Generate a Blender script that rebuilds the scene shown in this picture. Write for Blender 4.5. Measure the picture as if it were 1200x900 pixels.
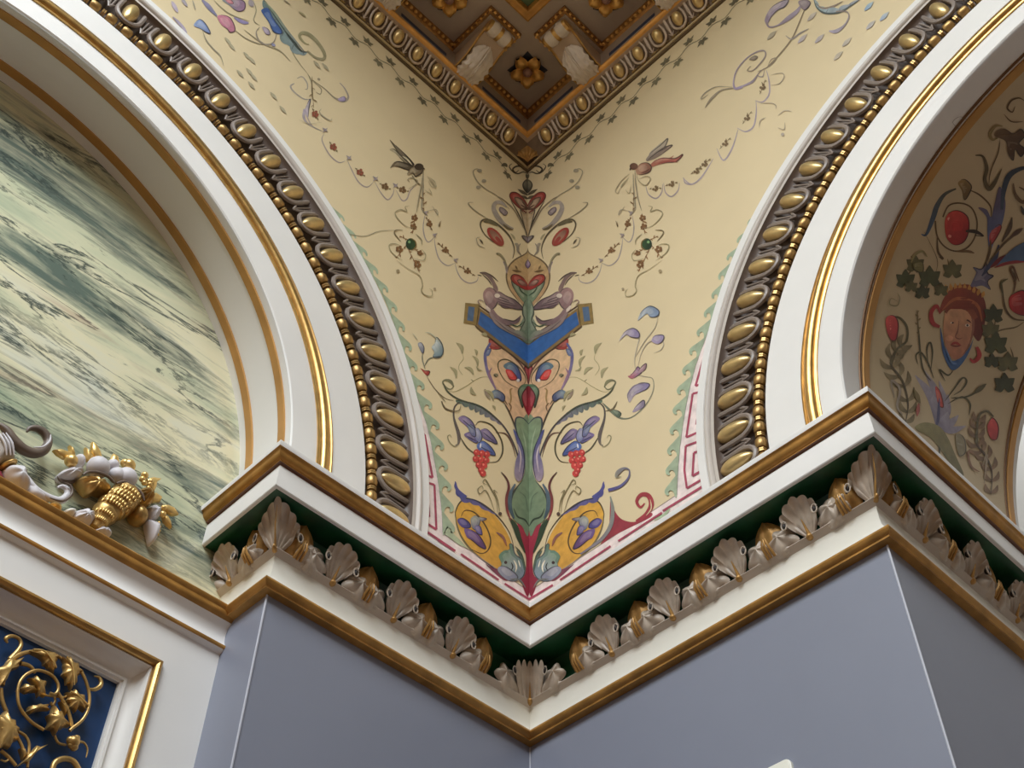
import bpy, bmesh, math, random
from mathutils import Vector, Matrix
random.seed(7)
PI = math.pi
for o in list(bpy.data.objects): bpy.data.objects.remove(o)
scene = bpy.context.scene
COL = scene.collection
# ------------------------------------------------------------------ camera
# the room corner is the world Z axis; the left wall is the plane y=0, the right wall x=0
H0 = 1.6                       # eye height; heights below are counted from the eye
FPX, PITCH, YAW, ROLL = 1431.7, 0.8706, 0.7982, 0.0112
CX, CY = -1.56808, -1.54309
fw = Vector((math.cos(PITCH)*math.cos(YAW), math.cos(PITCH)*math.sin(YAW), math.sin(PITCH)))
r0 = fw.cross(Vector((0, 0, 1))).normalized(); u0 = r0.cross(fw)
RT = r0*math.cos(ROLL) + u0*math.sin(ROLL)
UP = u0*math.cos(ROLL) - r0*math.sin(ROLL)
cd = bpy.data.cameras.new('camera'); cam = bpy.data.objects.new('camera', cd); COL.objects.link(cam)
cd.sensor_width = 36; cd.lens = 36*FPX/1200; cd.clip_start = 0.02
cam.matrix_world = Matrix(((RT.x, UP.x, -fw.x, CX), (RT.y, UP.y, -fw.y, CY), (RT.z, UP.z, -fw.z, H0), (0, 0, 0, 1)))
scene.camera = cam
# ------------------------------------------------------------------ light
w = bpy.data.worlds.new('world'); scene.world = w; w.use_nodes = True
w.node_tree.nodes['Background'].inputs[0].default_value = (0.75, 0.85, 1, 1)
w.node_tree.nodes['Background'].inputs[1].default_value = 1.0
def area(name, loc, target, sx, sy, power, col):
    l = bpy.data.lights.new(name, 'AREA'); l.shape = 'RECTANGLE'; l.size = sx; l.size_y = sy
    l.energy = power; l.color = col
    o = bpy.data.objects.new(name, l); COL.objects.link(o); o.location = loc
    d = Vector(target) - Vector(loc); o.rotation_euler = d.to_track_quat('-Z', 'Y').to_euler()
    return o
ROOMX, ROOMY = -4.6, -4.8
# daylight through the glazed roof light of the hall
LX0, LX1, LY0, LY1 = -4.45, -1.95, -3.2, -0.75
area('roof_light_daylight', ((LX0+LX1)/2, (LY0+LY1)/2, 4.06+H0), ((LX0+LX1)/2, (LY0+LY1)/2, 0), LX1-LX0, LY1-LY0, 158, (0.90, 0.965, 1))
# roof light of the next room, seen through the deep arch
area('next_room_daylight', (1.55, -1.7, 3.9+H0), (1.55, -1.7, 0), 0.7, 2.4, 10, (0.95, 0.98, 1))
vs = scene.view_settings
vs.view_transform = 'Standard'; vs.look = 'None'; vs.gamma = 1; vs.use_curve_mapping = False
vs.exposure = 0.74

# ------------------------------------------------------------------ helpers
def srgb(r, g, b):
    f = lambda c: ((c/255+0.055)/1.055)**2.4 if c/255 > 0.04045 else c/255/12.92
    return (f(r), f(g), f(b), 1)
MATS = {}
def mat(name, col, rough=0.6, metal=0.0, noise=0.0, nscale=12, bump=0.0, bscale=60, col2=None, coat=0):
    if name in MATS: return MATS[name]
    m = bpy.data.materials.new(name); m.use_nodes = True; nt = m.node_tree
    b = nt.nodes['Principled BSDF']; b.inputs['Roughness'].default_value = rough
    b.inputs['Metallic'].default_value = metal
    if coat: b.inputs['Coat Weight'].default_value = coat
    c2 = col2 or tuple(max(0, c*(1-noise)) for c in col[:3])+(1,)
    tc = nt.nodes.new('ShaderNodeTexCoord')
    n = nt.nodes.new('ShaderNodeTexNoise'); n.inputs['Scale'].default_value = nscale; n.inputs['Detail'].default_value = 6
    nt.links.new(tc.outputs['Object'], n.inputs['Vector'])
    r = nt.nodes.new('ShaderNodeValToRGB'); r.color_ramp.elements[0].position = 0.35; r.color_ramp.elements[1].position = 0.65
    r.color_ramp.elements[0].color = c2; r.color_ramp.elements[1].color = col
    nt.links.new(n.outputs['Fac'], r.inputs['Fac']); nt.links.new(r.outputs['Color'], b.inputs['Base Color'])
    if bump:
        n2 = nt.nodes.new('ShaderNodeTexNoise'); n2.inputs['Scale'].default_value = bscale; n2.inputs['Detail'].default_value = 4
        nt.links.new(tc.outputs['Object'], n2.inputs['Vector'])
        bp = nt.nodes.new('ShaderNodeBump'); bp.inputs['Strength'].default_value = bump; bp.inputs['Distance'].default_value = 0.004
        nt.links.new(n2.outputs['Fac'], bp.inputs['Height']); nt.links.new(bp.outputs['Normal'], b.inputs['Normal'])
    MATS[name] = m
    return m
WHITE = mat('white_paint', srgb(238, 236, 232), 0.55, noise=0.04, nscale=5)
CREAM = mat('cream_paint', srgb(232, 228, 216), 0.55, noise=0.05, nscale=6)
TAUPE = mat('taupe_paint', srgb(196, 182, 168), 0.55, noise=0.12, nscale=20)
LEAFT = mat('taupe_leaf_paint', srgb(202, 187, 170), 0.4, noise=0.22, nscale=40)
BRONZE = mat('bronze_brown_paint', srgb(112, 97, 88), 0.45, noise=0.2, nscale=30)
STRAP = mat('strap_paint', srgb(150, 137, 128), 0.42, noise=0.15, nscale=40)
GOLD = mat('bright_gilding', srgb(214, 172, 104), 0.34, 0.8, noise=0.25, nscale=30, bump=0.08)
EGGG = mat('egg_gilding', srgb(226, 196, 136), 0.34, 0.6, noise=0.25, nscale=25, bump=0.1)
OLDG = mat('antique_gilding', srgb(204, 152, 78), 0.42, 0.5, noise=0.32, nscale=22, bump=0.15)
FLATG = mat('flat_gold_paint', srgb(196, 146, 80), 0.5, 0.35, noise=0.15, nscale=15)
BUDG = mat('bud_gilding', srgb(190, 146, 84), 0.42, 0.45, noise=0.3, nscale=50, bump=0.15)
GREEN = mat('dark_green_paint', srgb(32, 92, 58), 0.35, noise=0.5, nscale=15)
DARK = mat('eye_hole_shade', srgb(30, 20, 16), 0.6)
GREYW = mat('blue_grey_paint', srgb(139, 144, 160), 0.45, noise=0.05, nscale=3, bump=0.05, bscale=25)
EDGEW = mat('edge_highlight_paint', srgb(196, 199, 210), 0.5)
WALLC = mat('cream_wall_paint', srgb(227, 208, 168), 0.6, noise=0.05, nscale=4)
BROWN = mat('ceiling_brown_paint', srgb(172, 156, 142), 0.55, noise=0.12, nscale=10)
BLUED = mat('dark_blue_paint', srgb(48, 60, 92), 0.5, noise=0.2)
PINKF = mat('ceiling_fascia_paint', srgb(186, 162, 138), 0.55, noise=0.1)
PALEL = mat('pale_carving_paint', srgb(222, 210, 198), 0.5, noise=0.12, nscale=30)
GREENP = mat('ceiling_green_paint', srgb(92, 122, 84), 0.5, noise=0.2)
PANELB = mat('royal_blue_paint', srgb(16, 62, 112), 0.45, noise=0.25, nscale=9)

class MB:
    def __init__(s): s.v = []; s.f = []; s.m = []; s.c = None
    def add(s, vs, fs, mi=0):
        o = len(s.v); s.v += [tuple(v) for v in vs]; s.f += [tuple(o+i for i in f) for f in fs]; s.m += [mi]*len(fs)
    def grid(s, rows, mi=0, close=False):
        n = len(rows[0]); vs = [p for r in rows for p in r]; fs = []
        for i in range(len(rows)-1):
            for j in range(n if close else n-1):
                k = (j+1) % n
                fs.append((i*n+j, i*n+k, (i+1)*n+k, (i+1)*n+j))
        s.add(vs, fs, mi)
    def quad(s, a, b, c, d, mi=0): s.add([a, b, c, d], [(0, 1, 2, 3)], mi)
    def box(s, x0, x1, y0, y1, z0, z1, mi=0):
        vs = [(x, y, z) for x in (x0, x1) for y in (y0, y1) for z in (z0, z1)]
        s.add(vs, [(0, 1, 3, 2), (4, 6, 7, 5), (0, 4, 5, 1), (2, 3, 7, 6), (0, 2, 6, 4), (1, 5, 7, 3)], mi)
    def tube(s, pts, rad, n=8, mi=0, flat=1.0, up=Vector((0, 0, 1))):
        pts = [Vector(p) for p in pts]; rows = []; N = len(pts)
        rads = rad if isinstance(rad, (list, tuple)) else [rad]*N
        for i, p in enumerate(pts):
            t = (pts[min(i+1, N-1)]-pts[max(i-1, 0)]).normalized()
            a = up - t*up.dot(t)
            if a.length < 1e-4: a = Vector((1, 0, 0)) - t*t.x
            a.normalize(); b = t.cross(a)
            rows.append([p + (a*math.cos(2*PI*k/n)*flat + b*math.sin(2*PI*k/n))*rads[i] for k in range(n)])
        s.grid(rows, mi, close=True)
        o = len(s.v)-N*n
        s.f.append(tuple(o+k for k in range(n))); s.m.append(mi)
        o = len(s.v)-n
        s.f.append(tuple(o+k for k in range(n))); s.m.append(mi)
    def ell(s, c, rx, ry, rz, mi=0, nu=14, nv=9, M=None, egg=0.0):
        c = Vector(c); rows = []
        for i in range(nv+1):
            th = PI*i/nv; row = []
            for j in range(nu):
                ph = 2*PI*j/nu
                y = math.cos(th); k = 1+egg*y
                v = Vector((rx*math.sin(th)*math.cos(ph)*k, ry*y, rz*math.sin(th)*math.sin(ph)*k))
                row.append(c + (M @ v if M else v))
            rows.append(row)
        s.grid(rows, mi, close=True)
    def mesh(s, name, mats, smooth=True):
        me = bpy.data.meshes.new(name); me.from_pydata(s.v, [], s.f)
        for m in (mats if isinstance(mats, (list, tuple)) else [mats]): me.materials.append(m)
        me.polygons.foreach_set('material_index', s.m)
        bm = bmesh.new(); bm.from_mesh(me)
        bmesh.ops.remove_doubles(bm, verts=bm.verts, dist=1e-6)
        bmesh.ops.recalc_face_normals(bm, faces=bm.faces); bm.to_mesh(me); bm.free()
        if smooth:
            me.polygons.foreach_set('use_smooth', [True]*len(me.polygons))
            try: me.set_sharp_from_angle(angle=math.radians(40 if smooth is True else smooth))
            except Exception: pass
        return me
    def build(s, name, mats, parent=None, smooth=True, mw=None):
        return link(name, s.mesh(name, mats, smooth), parent, mw)
def link(name, me, parent=None, mw=None):
    o = bpy.data.objects.new(name, me); COL.objects.link(o)
    if parent is not None: o.parent = parent
    if parent is not None: o.matrix_local = parent.matrix_world.inverted() @ (mw if mw is not None else Matrix())
    elif mw is not None: o.matrix_local = mw
    return o
def empty(name, loc=(0, 0, 0)):
    o = bpy.data.objects.new(name, None); COL.objects.link(o); o.location = loc; o.empty_display_size = 0.1
    o.matrix_world = Matrix.Translation(loc)
    return o
def tag(o, label=None, cat=None, group=None, kind=None):
    if label: o['label'] = label
    if cat: o['category'] = cat
    if group: o['group'] = group
    if kind: o['kind'] = kind
    return o
def P(side, s, d, z):
    return Vector((-s, -d, z+H0)) if side == 'L' else Vector((-d, -s, z+H0))
def frame(side, s, d, z, tx, ty, tz):
    """matrix whose local x,y,z axes are (s,d,z)-space vectors tx,ty,tz"""
    o = P(side, s, d, z); b = P(side, 0, 0, -H0)
    ax = [P(side, t[0], t[1], t[2]-H0) for t in (tx, ty, tz)]
    if ax[0].cross(ax[1]).dot(ax[2]) < 0: ax[0] = -ax[0]
    return Matrix(((ax[0].x, ax[1].x, ax[2].x, o.x), (ax[0].y, ax[1].y, ax[2].y, o.y), (ax[0].z, ax[1].z, ax[2].z, o.z), (0, 0, 0, 1)))

# ------------------------------------------------------------------ measured dimensions (metres)
SL, SR = 0.687, 0.883                       # pier widths left and right of the corner
ARCH = {'L': (1.481, 1.776, 0.790), 'R': (1.676, 1.791, 0.800)}    # centre along wall, centre height, inner radius
RAISE = 0.0
DEPTH = {'L': 0.189, 'R': 0.70}
ZTOP = 1.742                                # top of the pier cornice
ZCEIL = 3.774
def archpt(c, z0, r, a):
    if r > 1.0:
        g = max(0, 1-max(0, min(a, PI-a))/.75)**1.4; r -= (r-1.0)*.2*g      # the mouldings tighten towards the springing
    if a < 0: return c-r, z0+a
    if a > PI: return c+r, z0-(a-PI)
    return c-r*math.cos(a), z0+r*math.sin(a)
def angles(n=96, drop=0.06):
    return [-drop]+[PI*i/n for i in range(n+1)]+[PI+drop]
def ring(mb, side, prof, mi=0, n=96, k=0):
    c, z0, rin = ARCH[side]
    rows = []
    for a in angles(n):
        row = []
        for r, d in prof:
            s, z = archpt(c, z0, r, a); row.append(P(side, s, d, z))
        rows.append(row)
    mb.grid(rows, mi)
# ------------------------------------------------------------------ room shell
def struct(name, mb, mats, label, smooth=False):
    return tag(mb.build(name, mats, smooth=smooth), label, kind='structure')
mb = MB(); mb.quad((ROOMX-.3, ROOMY-.3, 0), (2.2, ROOMY-.3, 0), (2.2, .6, 0), (ROOMX-.3, .6, 0))
floor = struct('floor', mb, mat('floor_oak', srgb(140, 106, 78), 0.4, noise=0.3, nscale=4), 'dark oak floor of the hall')
HALL = mat('hall_wall_paint', srgb(132, 108, 84), .6, noise=.1, nscale=4)
mb = MB(); mb.box(ROOMX, .05, ROOMY-.3, ROOMY, 0, 4.06+H0); struct('wall_south', mb, HALL, 'plain buff wall behind the viewer')
mb = MB()
mb.box(ROOMX-.3, ROOMX, ROOMY, .05, 0, 4.06+H0)
struct('wall_west', mb, HALL, 'plain buff wall facing the deep painted arch')
# ---- the two arched walls: painted spandrel above the cornice
def spandrel(side):
    c, z0, rin = ARCH[side]; mb = MB(); R = 1.15
    full = 2*c; cols = []; R = 1.165
    edge = [archpt(c, z0, R, PI*i/90) for i in range(91)]
    k = 26; top = ZCEIL+.06; far = full+2.2
    lo, mid, hi = edge[:k+1], edge[k:-k], edge[-k-1:]
    mb.grid([[P(side, 0, 0, z), P(side, s, 0, z)] for s, z in [(lo[0][0], ZTOP-.03)]+lo])
    mb.grid([[P(side, s, 0, z), P(side, far, 0, z)] for s, z in hi+[(hi[-1][0], ZTOP-.03)]])
    mb.grid([[P(side, s, 0, z), P(side, s, 0, top)] for s, z in mid])
    mb.quad(P(side, 0, 0, mid[0][1]), P(side, mid[0][0], 0, mid[0][1]), P(side, mid[0][0], 0, top), P(side, 0, 0, top))
    mb.quad(P(side, mid[-1][0], 0, mid[-1][1]), P(side, far, 0, mid[-1][1]), P(side, far, 0, top), P(side, mid[-1][0], 0, top))
    return mb
WL = struct('wall_left', spandrel('L'), WALLC, 'cream wall painted with grotesque ornament over the marble-backed arch')
WR = struct('wall_right', spandrel('R'), WALLC, 'cream wall painted with grotesque ornament over the deep painted arch')

# ---- corner pier under the cornice (grey) : path around left return, left face, right face, right return
def path(p, z):
    return [Vector((-(SL+p), DEPTH['L']+.02, z+H0)), Vector((-(SL+p), -p, z+H0)), Vector((-p, -p, z+H0)),
            Vector((-p, -(SR+p), z+H0)), Vector((DEPTH['R']+.02, -(SR+p), z+H0))]
mb = MB(); mb.grid([path(-.02, -H0), path(-.02, 1.47)])
PIER = struct('wall_pier', mb, GREYW, 'blue-grey painted corner pier under the carved cornice')
for k in (1, 2, 3):
    b = MB(); q0 = path(-.02, -H0)[k]; q1 = path(-.02, 1.464)[k]
    off = {1: (-.0005, -.0005), 2: (-.0005, -.0005), 3: (-.0005, -.0005)}[k]
    b.tube([q0+Vector((*off, 0)), q1+Vector((*off, 0))], ((.0022 if k != 2 else .0015)), 6)
    b.build('highlight_bead', EDGEW, PIER)  # thin pale tube; the highlight along the pier edge is put into its colour

# ---- pier cornice
mb = MB()
PROF = [  # (material, [(p,z)...])
    (0, [(-.03, 1.742), (.074, 1.742), (.0745, 1.740), (.0725, 1.7305)]),
    (1, [(.0725, 1.7305), (.069, 1.7295), (.0675, 1.727), (.0665, 1.722), (.064, 1.717), (.060, 1.7135), (.0565, 1.712), (.0565, 1.709)]),
    (2, [(.0565, 1.709), (.051, 1.7085), (.0505, 1.705)]),
    (0, [(.0505, 1.705), (.0515, 1.700), (.0515, 1.652), (.050, 1.650), (.044, 1.650)]),
    (3, [(.044, 1.650), (-.022, 1.652), (-.03, 1.64), (-.032, 1.60), (-.031, 1.588)]),
    (4, [(-.031, 1.588), (-.026, 1.574), (-.018, 1.5685), (-.004, 1.567), (-.0035, 1.5655), (-.016, 1.556)]),
    (5, [(-.016, 1.556), (-.018, 1.548), (-.0185, 1.53), (-.016, 1.51), (-.008, 1.494), (-.001, 1.487)]),
    (1, [(-.001, 1.487), (.003, 1.485), (.0045, 1.480), (.002, 1.474), (-.004, 1.470), (-.004, 1.466), (-.021, 1.465)]),
]
CORN = None
NAMES = {0: 'white_fascia', 1: 'gilt_moulding', 2: 'brown_fillet', 3: 'green_cove', 4: 'taupe_fillet', 5: 'cream_cove'}
CM = {0: WHITE, 1: OLDG, 2: mat('red_brown_line', srgb(120, 84, 66), .5), 3: GREEN, 4: TAUPE, 5: CREAM}
T3 = tag(empty('trim_1', (0, 0, 1.46+H0)), 'carved and gilded cornice running round the grey corner pier', kind='structure')
for mi, pr in PROF:
    b = MB(); b.grid([path(p, z) for p, z in pr]); b.build(NAMES[mi], CM[mi], T3, smooth=35)

# ---- archivolts
EGGS = {'L': (1.4754, .08954), 'R': (1.3094, .09003)}
def tilt_frame(side, a, r, d, phi):
    c, z0, rin = ARCH[side]; s, z = archpt(c, z0, r, a)
    rad = (-math.cos(a), 0, math.sin(a)); tan = (math.sin(a), 0, math.cos(a)); nor = (0, 1, 0)
    y = tuple(rad[i]*math.cos(phi)+nor[i]*math.sin(phi) for i in range(3))
    zz = tuple(-rad[i]*math.sin(phi)+nor[i]*math.cos(phi) for i in range(3))
    return frame(side, s, d, z, tan, y, zz)
def egg_meshes():
    e = MB(); e.ell((0, 0, .004), .0188, .0435, .0195, 0, 16, 12, egg=.12)
    st = MB(); pts = []; hw = .0312
    pts.append((-hw*.92, .050, .005)); pts.append((-hw, .03, .008))
    for i in range(9):
        t = PI*i/8; pts.append((-hw*math.cos(t), -.012-.042*math.sin(t)*.95, .009))
    pts.append((hw, .03, .008)); pts.append((hw*.92, .050, .005))
    st.tube(pts, [.0045]+[.0062]*11+[.0045], 7)
    dt = MB()
    for sx in (-1, 1):
        dt.tube([(sx*.0048, .050, .005), (sx*.0050, .02, .006), (sx*.0036, -.02, .008), (0, -.036, .009)], [.0022, .0026, .0024, .0014], 6)
    for sx in (-1, 1):
        dt.tube([(0, -.044, .009), (sx*.006, -.030, .011), (sx*.014, -.014, .008)], [.0025, .0036, .001], 6, 1)
    return e.mesh('egg', EGGG), st.mesh('egg_strap', STRAP), dt.mesh('dart', [STRAP, STRAP])
EGG_ME, STRAP_ME, DART_ME = egg_meshes()
bd = MB(); bd.tube([(-.0135, 0, 0), (-.0125, 0, 0), (-.008, 0, 0), (.008, 0, 0), (.0125, 0, 0), (.0135, 0, 0)], [.005, .0105, .0135, .0135, .0105, .005], 10)
BEADG = mat('bead_gilding', srgb(196, 158, 100), 0.4, 0.75, noise=0.35, nscale=40, bump=.15)
BEAD_ME = bd.mesh('bead', BEADG)
def archivolt(side, n, label):
    root = tag(empty(n, P(side, ARCH[side][0], 0, ZTOP)), label, kind='structure')
    c, z0, rin = ARCH[side]
    def part(name, pr, m, sm=35):
        b = MB(); ring(b, side, pr); return b.build(name, m, root, smooth=sm)
    part('white_outer_fillet', [(1.196, -.002), (1.196, .006), (1.194, .008), (1.172, .008), (1.170, .004), (1.168, .004)], WHITE)
    part('shaded_white_roll', [(1.168, .004)]+[(1.158+.009*math.cos(t), .006+.009*math.sin(t)) for t in [0, .6, 1.2, 1.8, 2.4, 3.0]]+[(1.148, .004), (1.147, .008), (1.136, .009)], mat('shaded_white_paint', srgb(206, 197, 188), .5, noise=.08))  # white roll; the shade on it is put into the taupe colour
    part('egg_moulding_ground', [(1.136, .009), (1.134, .000), (1.126, -.009), (1.11, -.014), (1.09, -.017), (1.06, -.020), (1.034, -.022), (1.030, -.018), (.988, -.018)], BRONZE)
    part('white_face', [(.990, -.018), (.990, -.006), (.897, -.006)], WHITE)
    part('gilt_bead_moulding', [(.897, -.008), (.897, -.002), (.893, -.0005), (.889, -.005)]+
         [(.8765+.0115*math.cos(t), -.005+.011*math.sin(t)) for t in [.0, .45, .9, 1.35, 1.8, 2.25, 2.7, 3.1]]+[(.864, -.005), (.860, -.001), (.857, -.002), (.857, -.008)], GOLD)
    part('white_inner_face', [(.857, -.006), (rin+.003, -.006), (rin, -.009), (rin, -.012)], WHITE)
    D = DEPTH[side]
    part('soffit', [(rin, -.010), (rin, -D)], WHITE)
    for d0, d1 in ((.028, .050), (.140, .163)) if side == 'L' else ((.080, .103), (.657, .68)):
        part('gilt_strip', [(rin, -d0), (rin-.004, -d0-.001), (rin-.0045, -(d0+d1)/2), (rin-.004, -d1+.001), (rin, -d1)], FLATG)
        if side == 'R': part('dark_line', [(rin-.0005, -d0+.012), (rin-.003, -d0+.011), (rin-.003, -d0+.006), (rin-.0005, -d0+.005)], mat('dark_gold_line', srgb(110, 74, 36), .5, .3))
    a0, da = EGGS[side]
    k = math.floor((PI-.02-a0)/da); a = a0+k*da; phi = -.05
    reel = MB()
    while a > -.03:
        link('egg', EGG_ME, root, tilt_frame(side, a, 1.083, -.006, phi))
        link('egg_strap', STRAP_ME, root, tilt_frame(side, a, 1.085, -.010, phi))
        link('dart', DART_ME, root, tilt_frame(side, a-da/2, 1.087, -.013, phi))
        for q in (0.25, .75):
            link('bead', BEAD_ME, root, tilt_frame(side, a-da*q, 1.0105, -.008, 0))
            for j in (-.3, .3):
                M = tilt_frame(side, a-da*(q-.25)+j*.0095/1.01*.9, 1.0105, -.008, 0)
                reel.tube([M @ Vector((x, 0, 0)) for x in (-.0022, -.0018, .0018, .0022)], [.008, .0112, .0112, .008], 8)
        a -= da
    tag(reel.build('reels', BEADG, root), kind='stuff')
    return root
T1 = archivolt('L', 'trim_2', 'white arch moulding with gilt eggs and beads framing the marble panel')
T2 = archivolt('R', 'trim_3', 'white arch moulding with gilt eggs and beads framing the deep painted arch')

# ---- back of the right-hand arch and jambs
c, z0, rin = ARCH['R']
mb = MB()
x1 = 1.95; zt = 3.95+H0
mb.quad((x1, .3, 0), (x1, -3.8, 0), (x1, -3.8, zt), (x1, .3, zt))
struct('wall_next_room', mb, WHITE, 'white wall of the next room seen through the deep painted arch')
mb = MB()
mb.quad((.70, .3, 0), (x1, .3, 0), (x1, .3, zt), (.70, .3, zt)); mb.quad((.70, -3.8, 0), (x1, -3.8, 0), (x1, -3.8, zt), (.70, -3.8, zt)); mb.quad((.70, .3, zt), (x1, .3, zt), (x1, -3.8, zt), (.70, -3.8, zt))
# wall over and beside the arch on the far side
ss = [-.3, c-rin]+[c-rin*math.cos(PI*i/40) for i in range(41)]+[c+rin, 3.8]
mb.grid([[P('R', s, -.70, (z0+math.sqrt(max(0, rin*rin-(s-c)**2)) if abs(s-c) < rin else (ZTOP if s > 0 and s < c else -H0))), P('R', s, -.70, 3.95)] for s in ss])
mb.quad(P('R', -.3, -.70, -H0), P('R', SR-.02, -.70, -H0), P('R', SR-.02, -.70, 1.75), P('R', -.3, -.70, 1.75))
struct('wall_next_room_side', mb, WHITE, 'white side walls of the next room beyond the deep painted arch')
mb = MB(); s2 = c+rin+.02
mb.grid([[P('R', s2, -.70, -H0), P('R', s2, 0, -H0), P('R', s2+2.2, 0, -H0)], [P('R', s2, -.70, 1.74), P('R', s2, 0, 1.74), P('R', s2+2.2, 0, 1.74)]])
struct('wall_right_pier', mb, GREYW, 'blue-grey painted pier on the far side of the deep painted arch')
c, z0, rin = ARCH['L']; s2 = c+rin+.02
mb = MB()
mb.grid([[P('L', s2, -.21, -H0), P('L', s2, 0, -H0), P('L', s2+2.2, 0, -H0)], [P('L', s2, -.21, 1.74), P('L', s2, 0, 1.74), P('L', s2+2.2, 0, 1.74)]])
struct('wall_left_pier', mb, GREYW, 'blue-grey painted pier on the far side of the marble panel')
# ------------------------------------------------------------------ marble lunette
def marble():
    m = bpy.data.materials.new('green_veined_marble'); m.use_nodes = True; nt = m.node_tree; N = nt.nodes; L = nt.links
    b = N['Principled BSDF']; b.inputs['Roughness'].default_value = 0.22
    tc = N.new('ShaderNodeTexCoord')
    def mapping(sx, sz, rot, off=0):
        mp = N.new('ShaderNodeMapping'); mp.inputs['Scale'].default_value = (sx, 1, sz); mp.inputs['Rotation'].default_value = (0, rot, 0)
        mp.inputs['Location'].default_value = (off, 0, off); L.new(tc.outputs['Object'], mp.inputs['Vector']); return mp
    def noise(mp, sc, det, dist, rough=.55):
        n = N.new('ShaderNodeTexNoise'); n.inputs['Scale'].default_value = sc; n.inputs['Detail'].default_value = det
        n.inputs['Distortion'].default_value = dist; n.inputs['Roughness'].default_value = rough; L.new(mp.outputs['Vector'], n.inputs['Vector']); return n
    def ramp(n, els):
        r = N.new('ShaderNodeValToRGB'); cr = r.color_ramp
        while len(cr.elements) < len(els): cr.elements.new(0.5)
        for e, (p, c) in zip(cr.elements, els): e.position = p; e.color = c
        L.new(n.outputs['Fac'], r.inputs['Fac']); return r
    def mix(f, a, bb, mode='MIX', fac=None):
        x = N.new('ShaderNodeMix'); x.data_type = 'RGBA'; x.blend_type = mode
        if f is not None: L.new(f, x.inputs[0])
        else: x.inputs[0].default_value = fac
        L.new(a, x.inputs[6]); L.new(bb, x.inputs[7]); return x
    base = ramp(noise(mapping(.8, 3.2, .04), 2.6, 4, .3), [(.25, srgb(160, 176, 150)), (.40, srgb(206, 210, 178)), (.58, srgb(232, 226, 192)), (.78, srgb(218, 224, 214))])
    band = ramp(noise(mapping(.9, 7.5, .05, 3), 2.0, 9, .35, .68), [(.475, (0, 0, 0, 1)), (.55, (.55, .55, .55, 1)), (.64, (1, 1, 1, 1))])
    g = N.new('ShaderNodeRGB'); g.outputs[0].default_value = srgb(104, 118, 108)
    m1 = mix(band.outputs['Color'], base.outputs['Color'], g.outputs[0])
    v = noise(mapping(1.0, 5.0, .09, 9), 2.6, 10, .7, .66)
    vr = ramp(v, [(.465, (0, 0, 0, 1)), (.495, (1, 1, 1, 1)), (.503, (1, 1, 1, 1)), (.530, (0, 0, 0, 1))])
    msk = ramp(noise(mapping(.8, 2.4, .05, 17), 2.4, 3, .2), [(.40, (0, 0, 0, 1)), (.56, (.95, .95, .95, 1))])
    mm = mix(None, vr.outputs['Color'], msk.outputs['Color'], 'MULTIPLY', 1.0)
    dk = N.new('ShaderNodeRGB'); dk.outputs[0].default_value = srgb(70, 82, 78)
    m2 = mix(mm.outputs[2], m1.outputs[2], dk.outputs[0])
    rd = ramp(noise(mapping(1, 6, .05, 31), 2.2, 5, .5), [(.60, (0, 0, 0, 1)), (.70, (.4, .4, .4, 1))])
    rc = N.new('ShaderNodeRGB'); rc.outputs[0].default_value = srgb(176, 140, 120)
    m3 = mix(rd.outputs['Color'], m2.outputs[2], rc.outputs[0])
    L.new(m3.outputs[2], b.inputs['Base Color'])
    return m
c, z0, rin = ARCH['L']
mb = MB(); rows = []
mb.box(-(c+.84), -(.66), .1885, .215, 1.43+H0, z0+rin+.05+H0)
MARB = struct('wall_marble', mb, marble(), 'green veined marble slab filling the arch above the gilded sill')
# ---- sill under the marble
T5 = tag(empty('trim_4', P('L', c, -.145, 1.40)), 'white sill moulding with gilded edges under the marble slab', kind='structure')
def run(name, pr, m):
    b = MB(); b.grid([[P('L', s, d, z) for s in (.655, 2*c-.655)] for d, z in pr]); b.build(name, m, T5, smooth=40)
run('gilt_moulding', [(-.19, 1.487), (-.118, 1.487), (-.1165, 1.484), (-.118, 1.480), (-.1215, 1.476), (-.1205, 1.470), (-.123, 1.464), (-.127, 1.461), (-.128, 1.459)], OLDG)
run('white_cove', [(-.128, 1.459), (-.131, 1.456), (-.138, 1.450), (-.141, 1.437), (-.139, 1.422), (-.1335, 1.411)], WHITE)
run('gilt_fillet', [(-.1335, 1.411), (-.1305, 1.409), (-.131, 1.405), (-.1345, 1.403)], OLDG)
run('white_fillet', [(-.1345, 1.403), (-.138, 1.400), (-.146, 1.397)], WHITE)
# ---- panelled wall under the sill
PS, PZ, PB = .774, 1.321, -.75
mb = MB()
def wq(s0, s1, za, zb): mb.quad(P('L', s0, -.145, za), P('L', s1, -.145, za), P('L', s1, -.145, zb), P('L', s0, -.145, zb))
wq(.655, PS, -H0, 1.42); wq(2*c-PS, 2*c-.655, -H0, 1.42); wq(PS, 2*c-PS, PZ, 1.42); wq(PS, 2*c-PS, -H0, PB)
PW = struct('wall_panelled', mb, WHITE, 'white wall under the sill holding the blue panel')
T6 = tag(empty('trim_5', P('L', c, -.145, PB)), 'gilt and white frame round the blue panel', kind='structure')
def frm(name, pr, m):
    b = MB(); rows = []
    for i, d in pr:
        rows.append([P('L', PS+i, d, PZ-i), P('L', 2*c-PS-i, d, PZ-i), P('L', 2*c-PS-i, d, PB+i), P('L', PS+i, d, PB+i)])
    b.grid(rows, close=True); b.build(name, m, T6, smooth=40)
frm('gilt_bead', [(0, -.146), (0, -.139), (.003, -.135), (.008, -.134), (.012, -.137), (.014, -.142), (.014, -.146)], GOLD)
frm('white_cove', [(.014, -.146), (.017, -.144), (.018, -.148), (.020, -.160), (.026, -.170), (.036, -.176), (.041, -.177)], WHITE)
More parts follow.
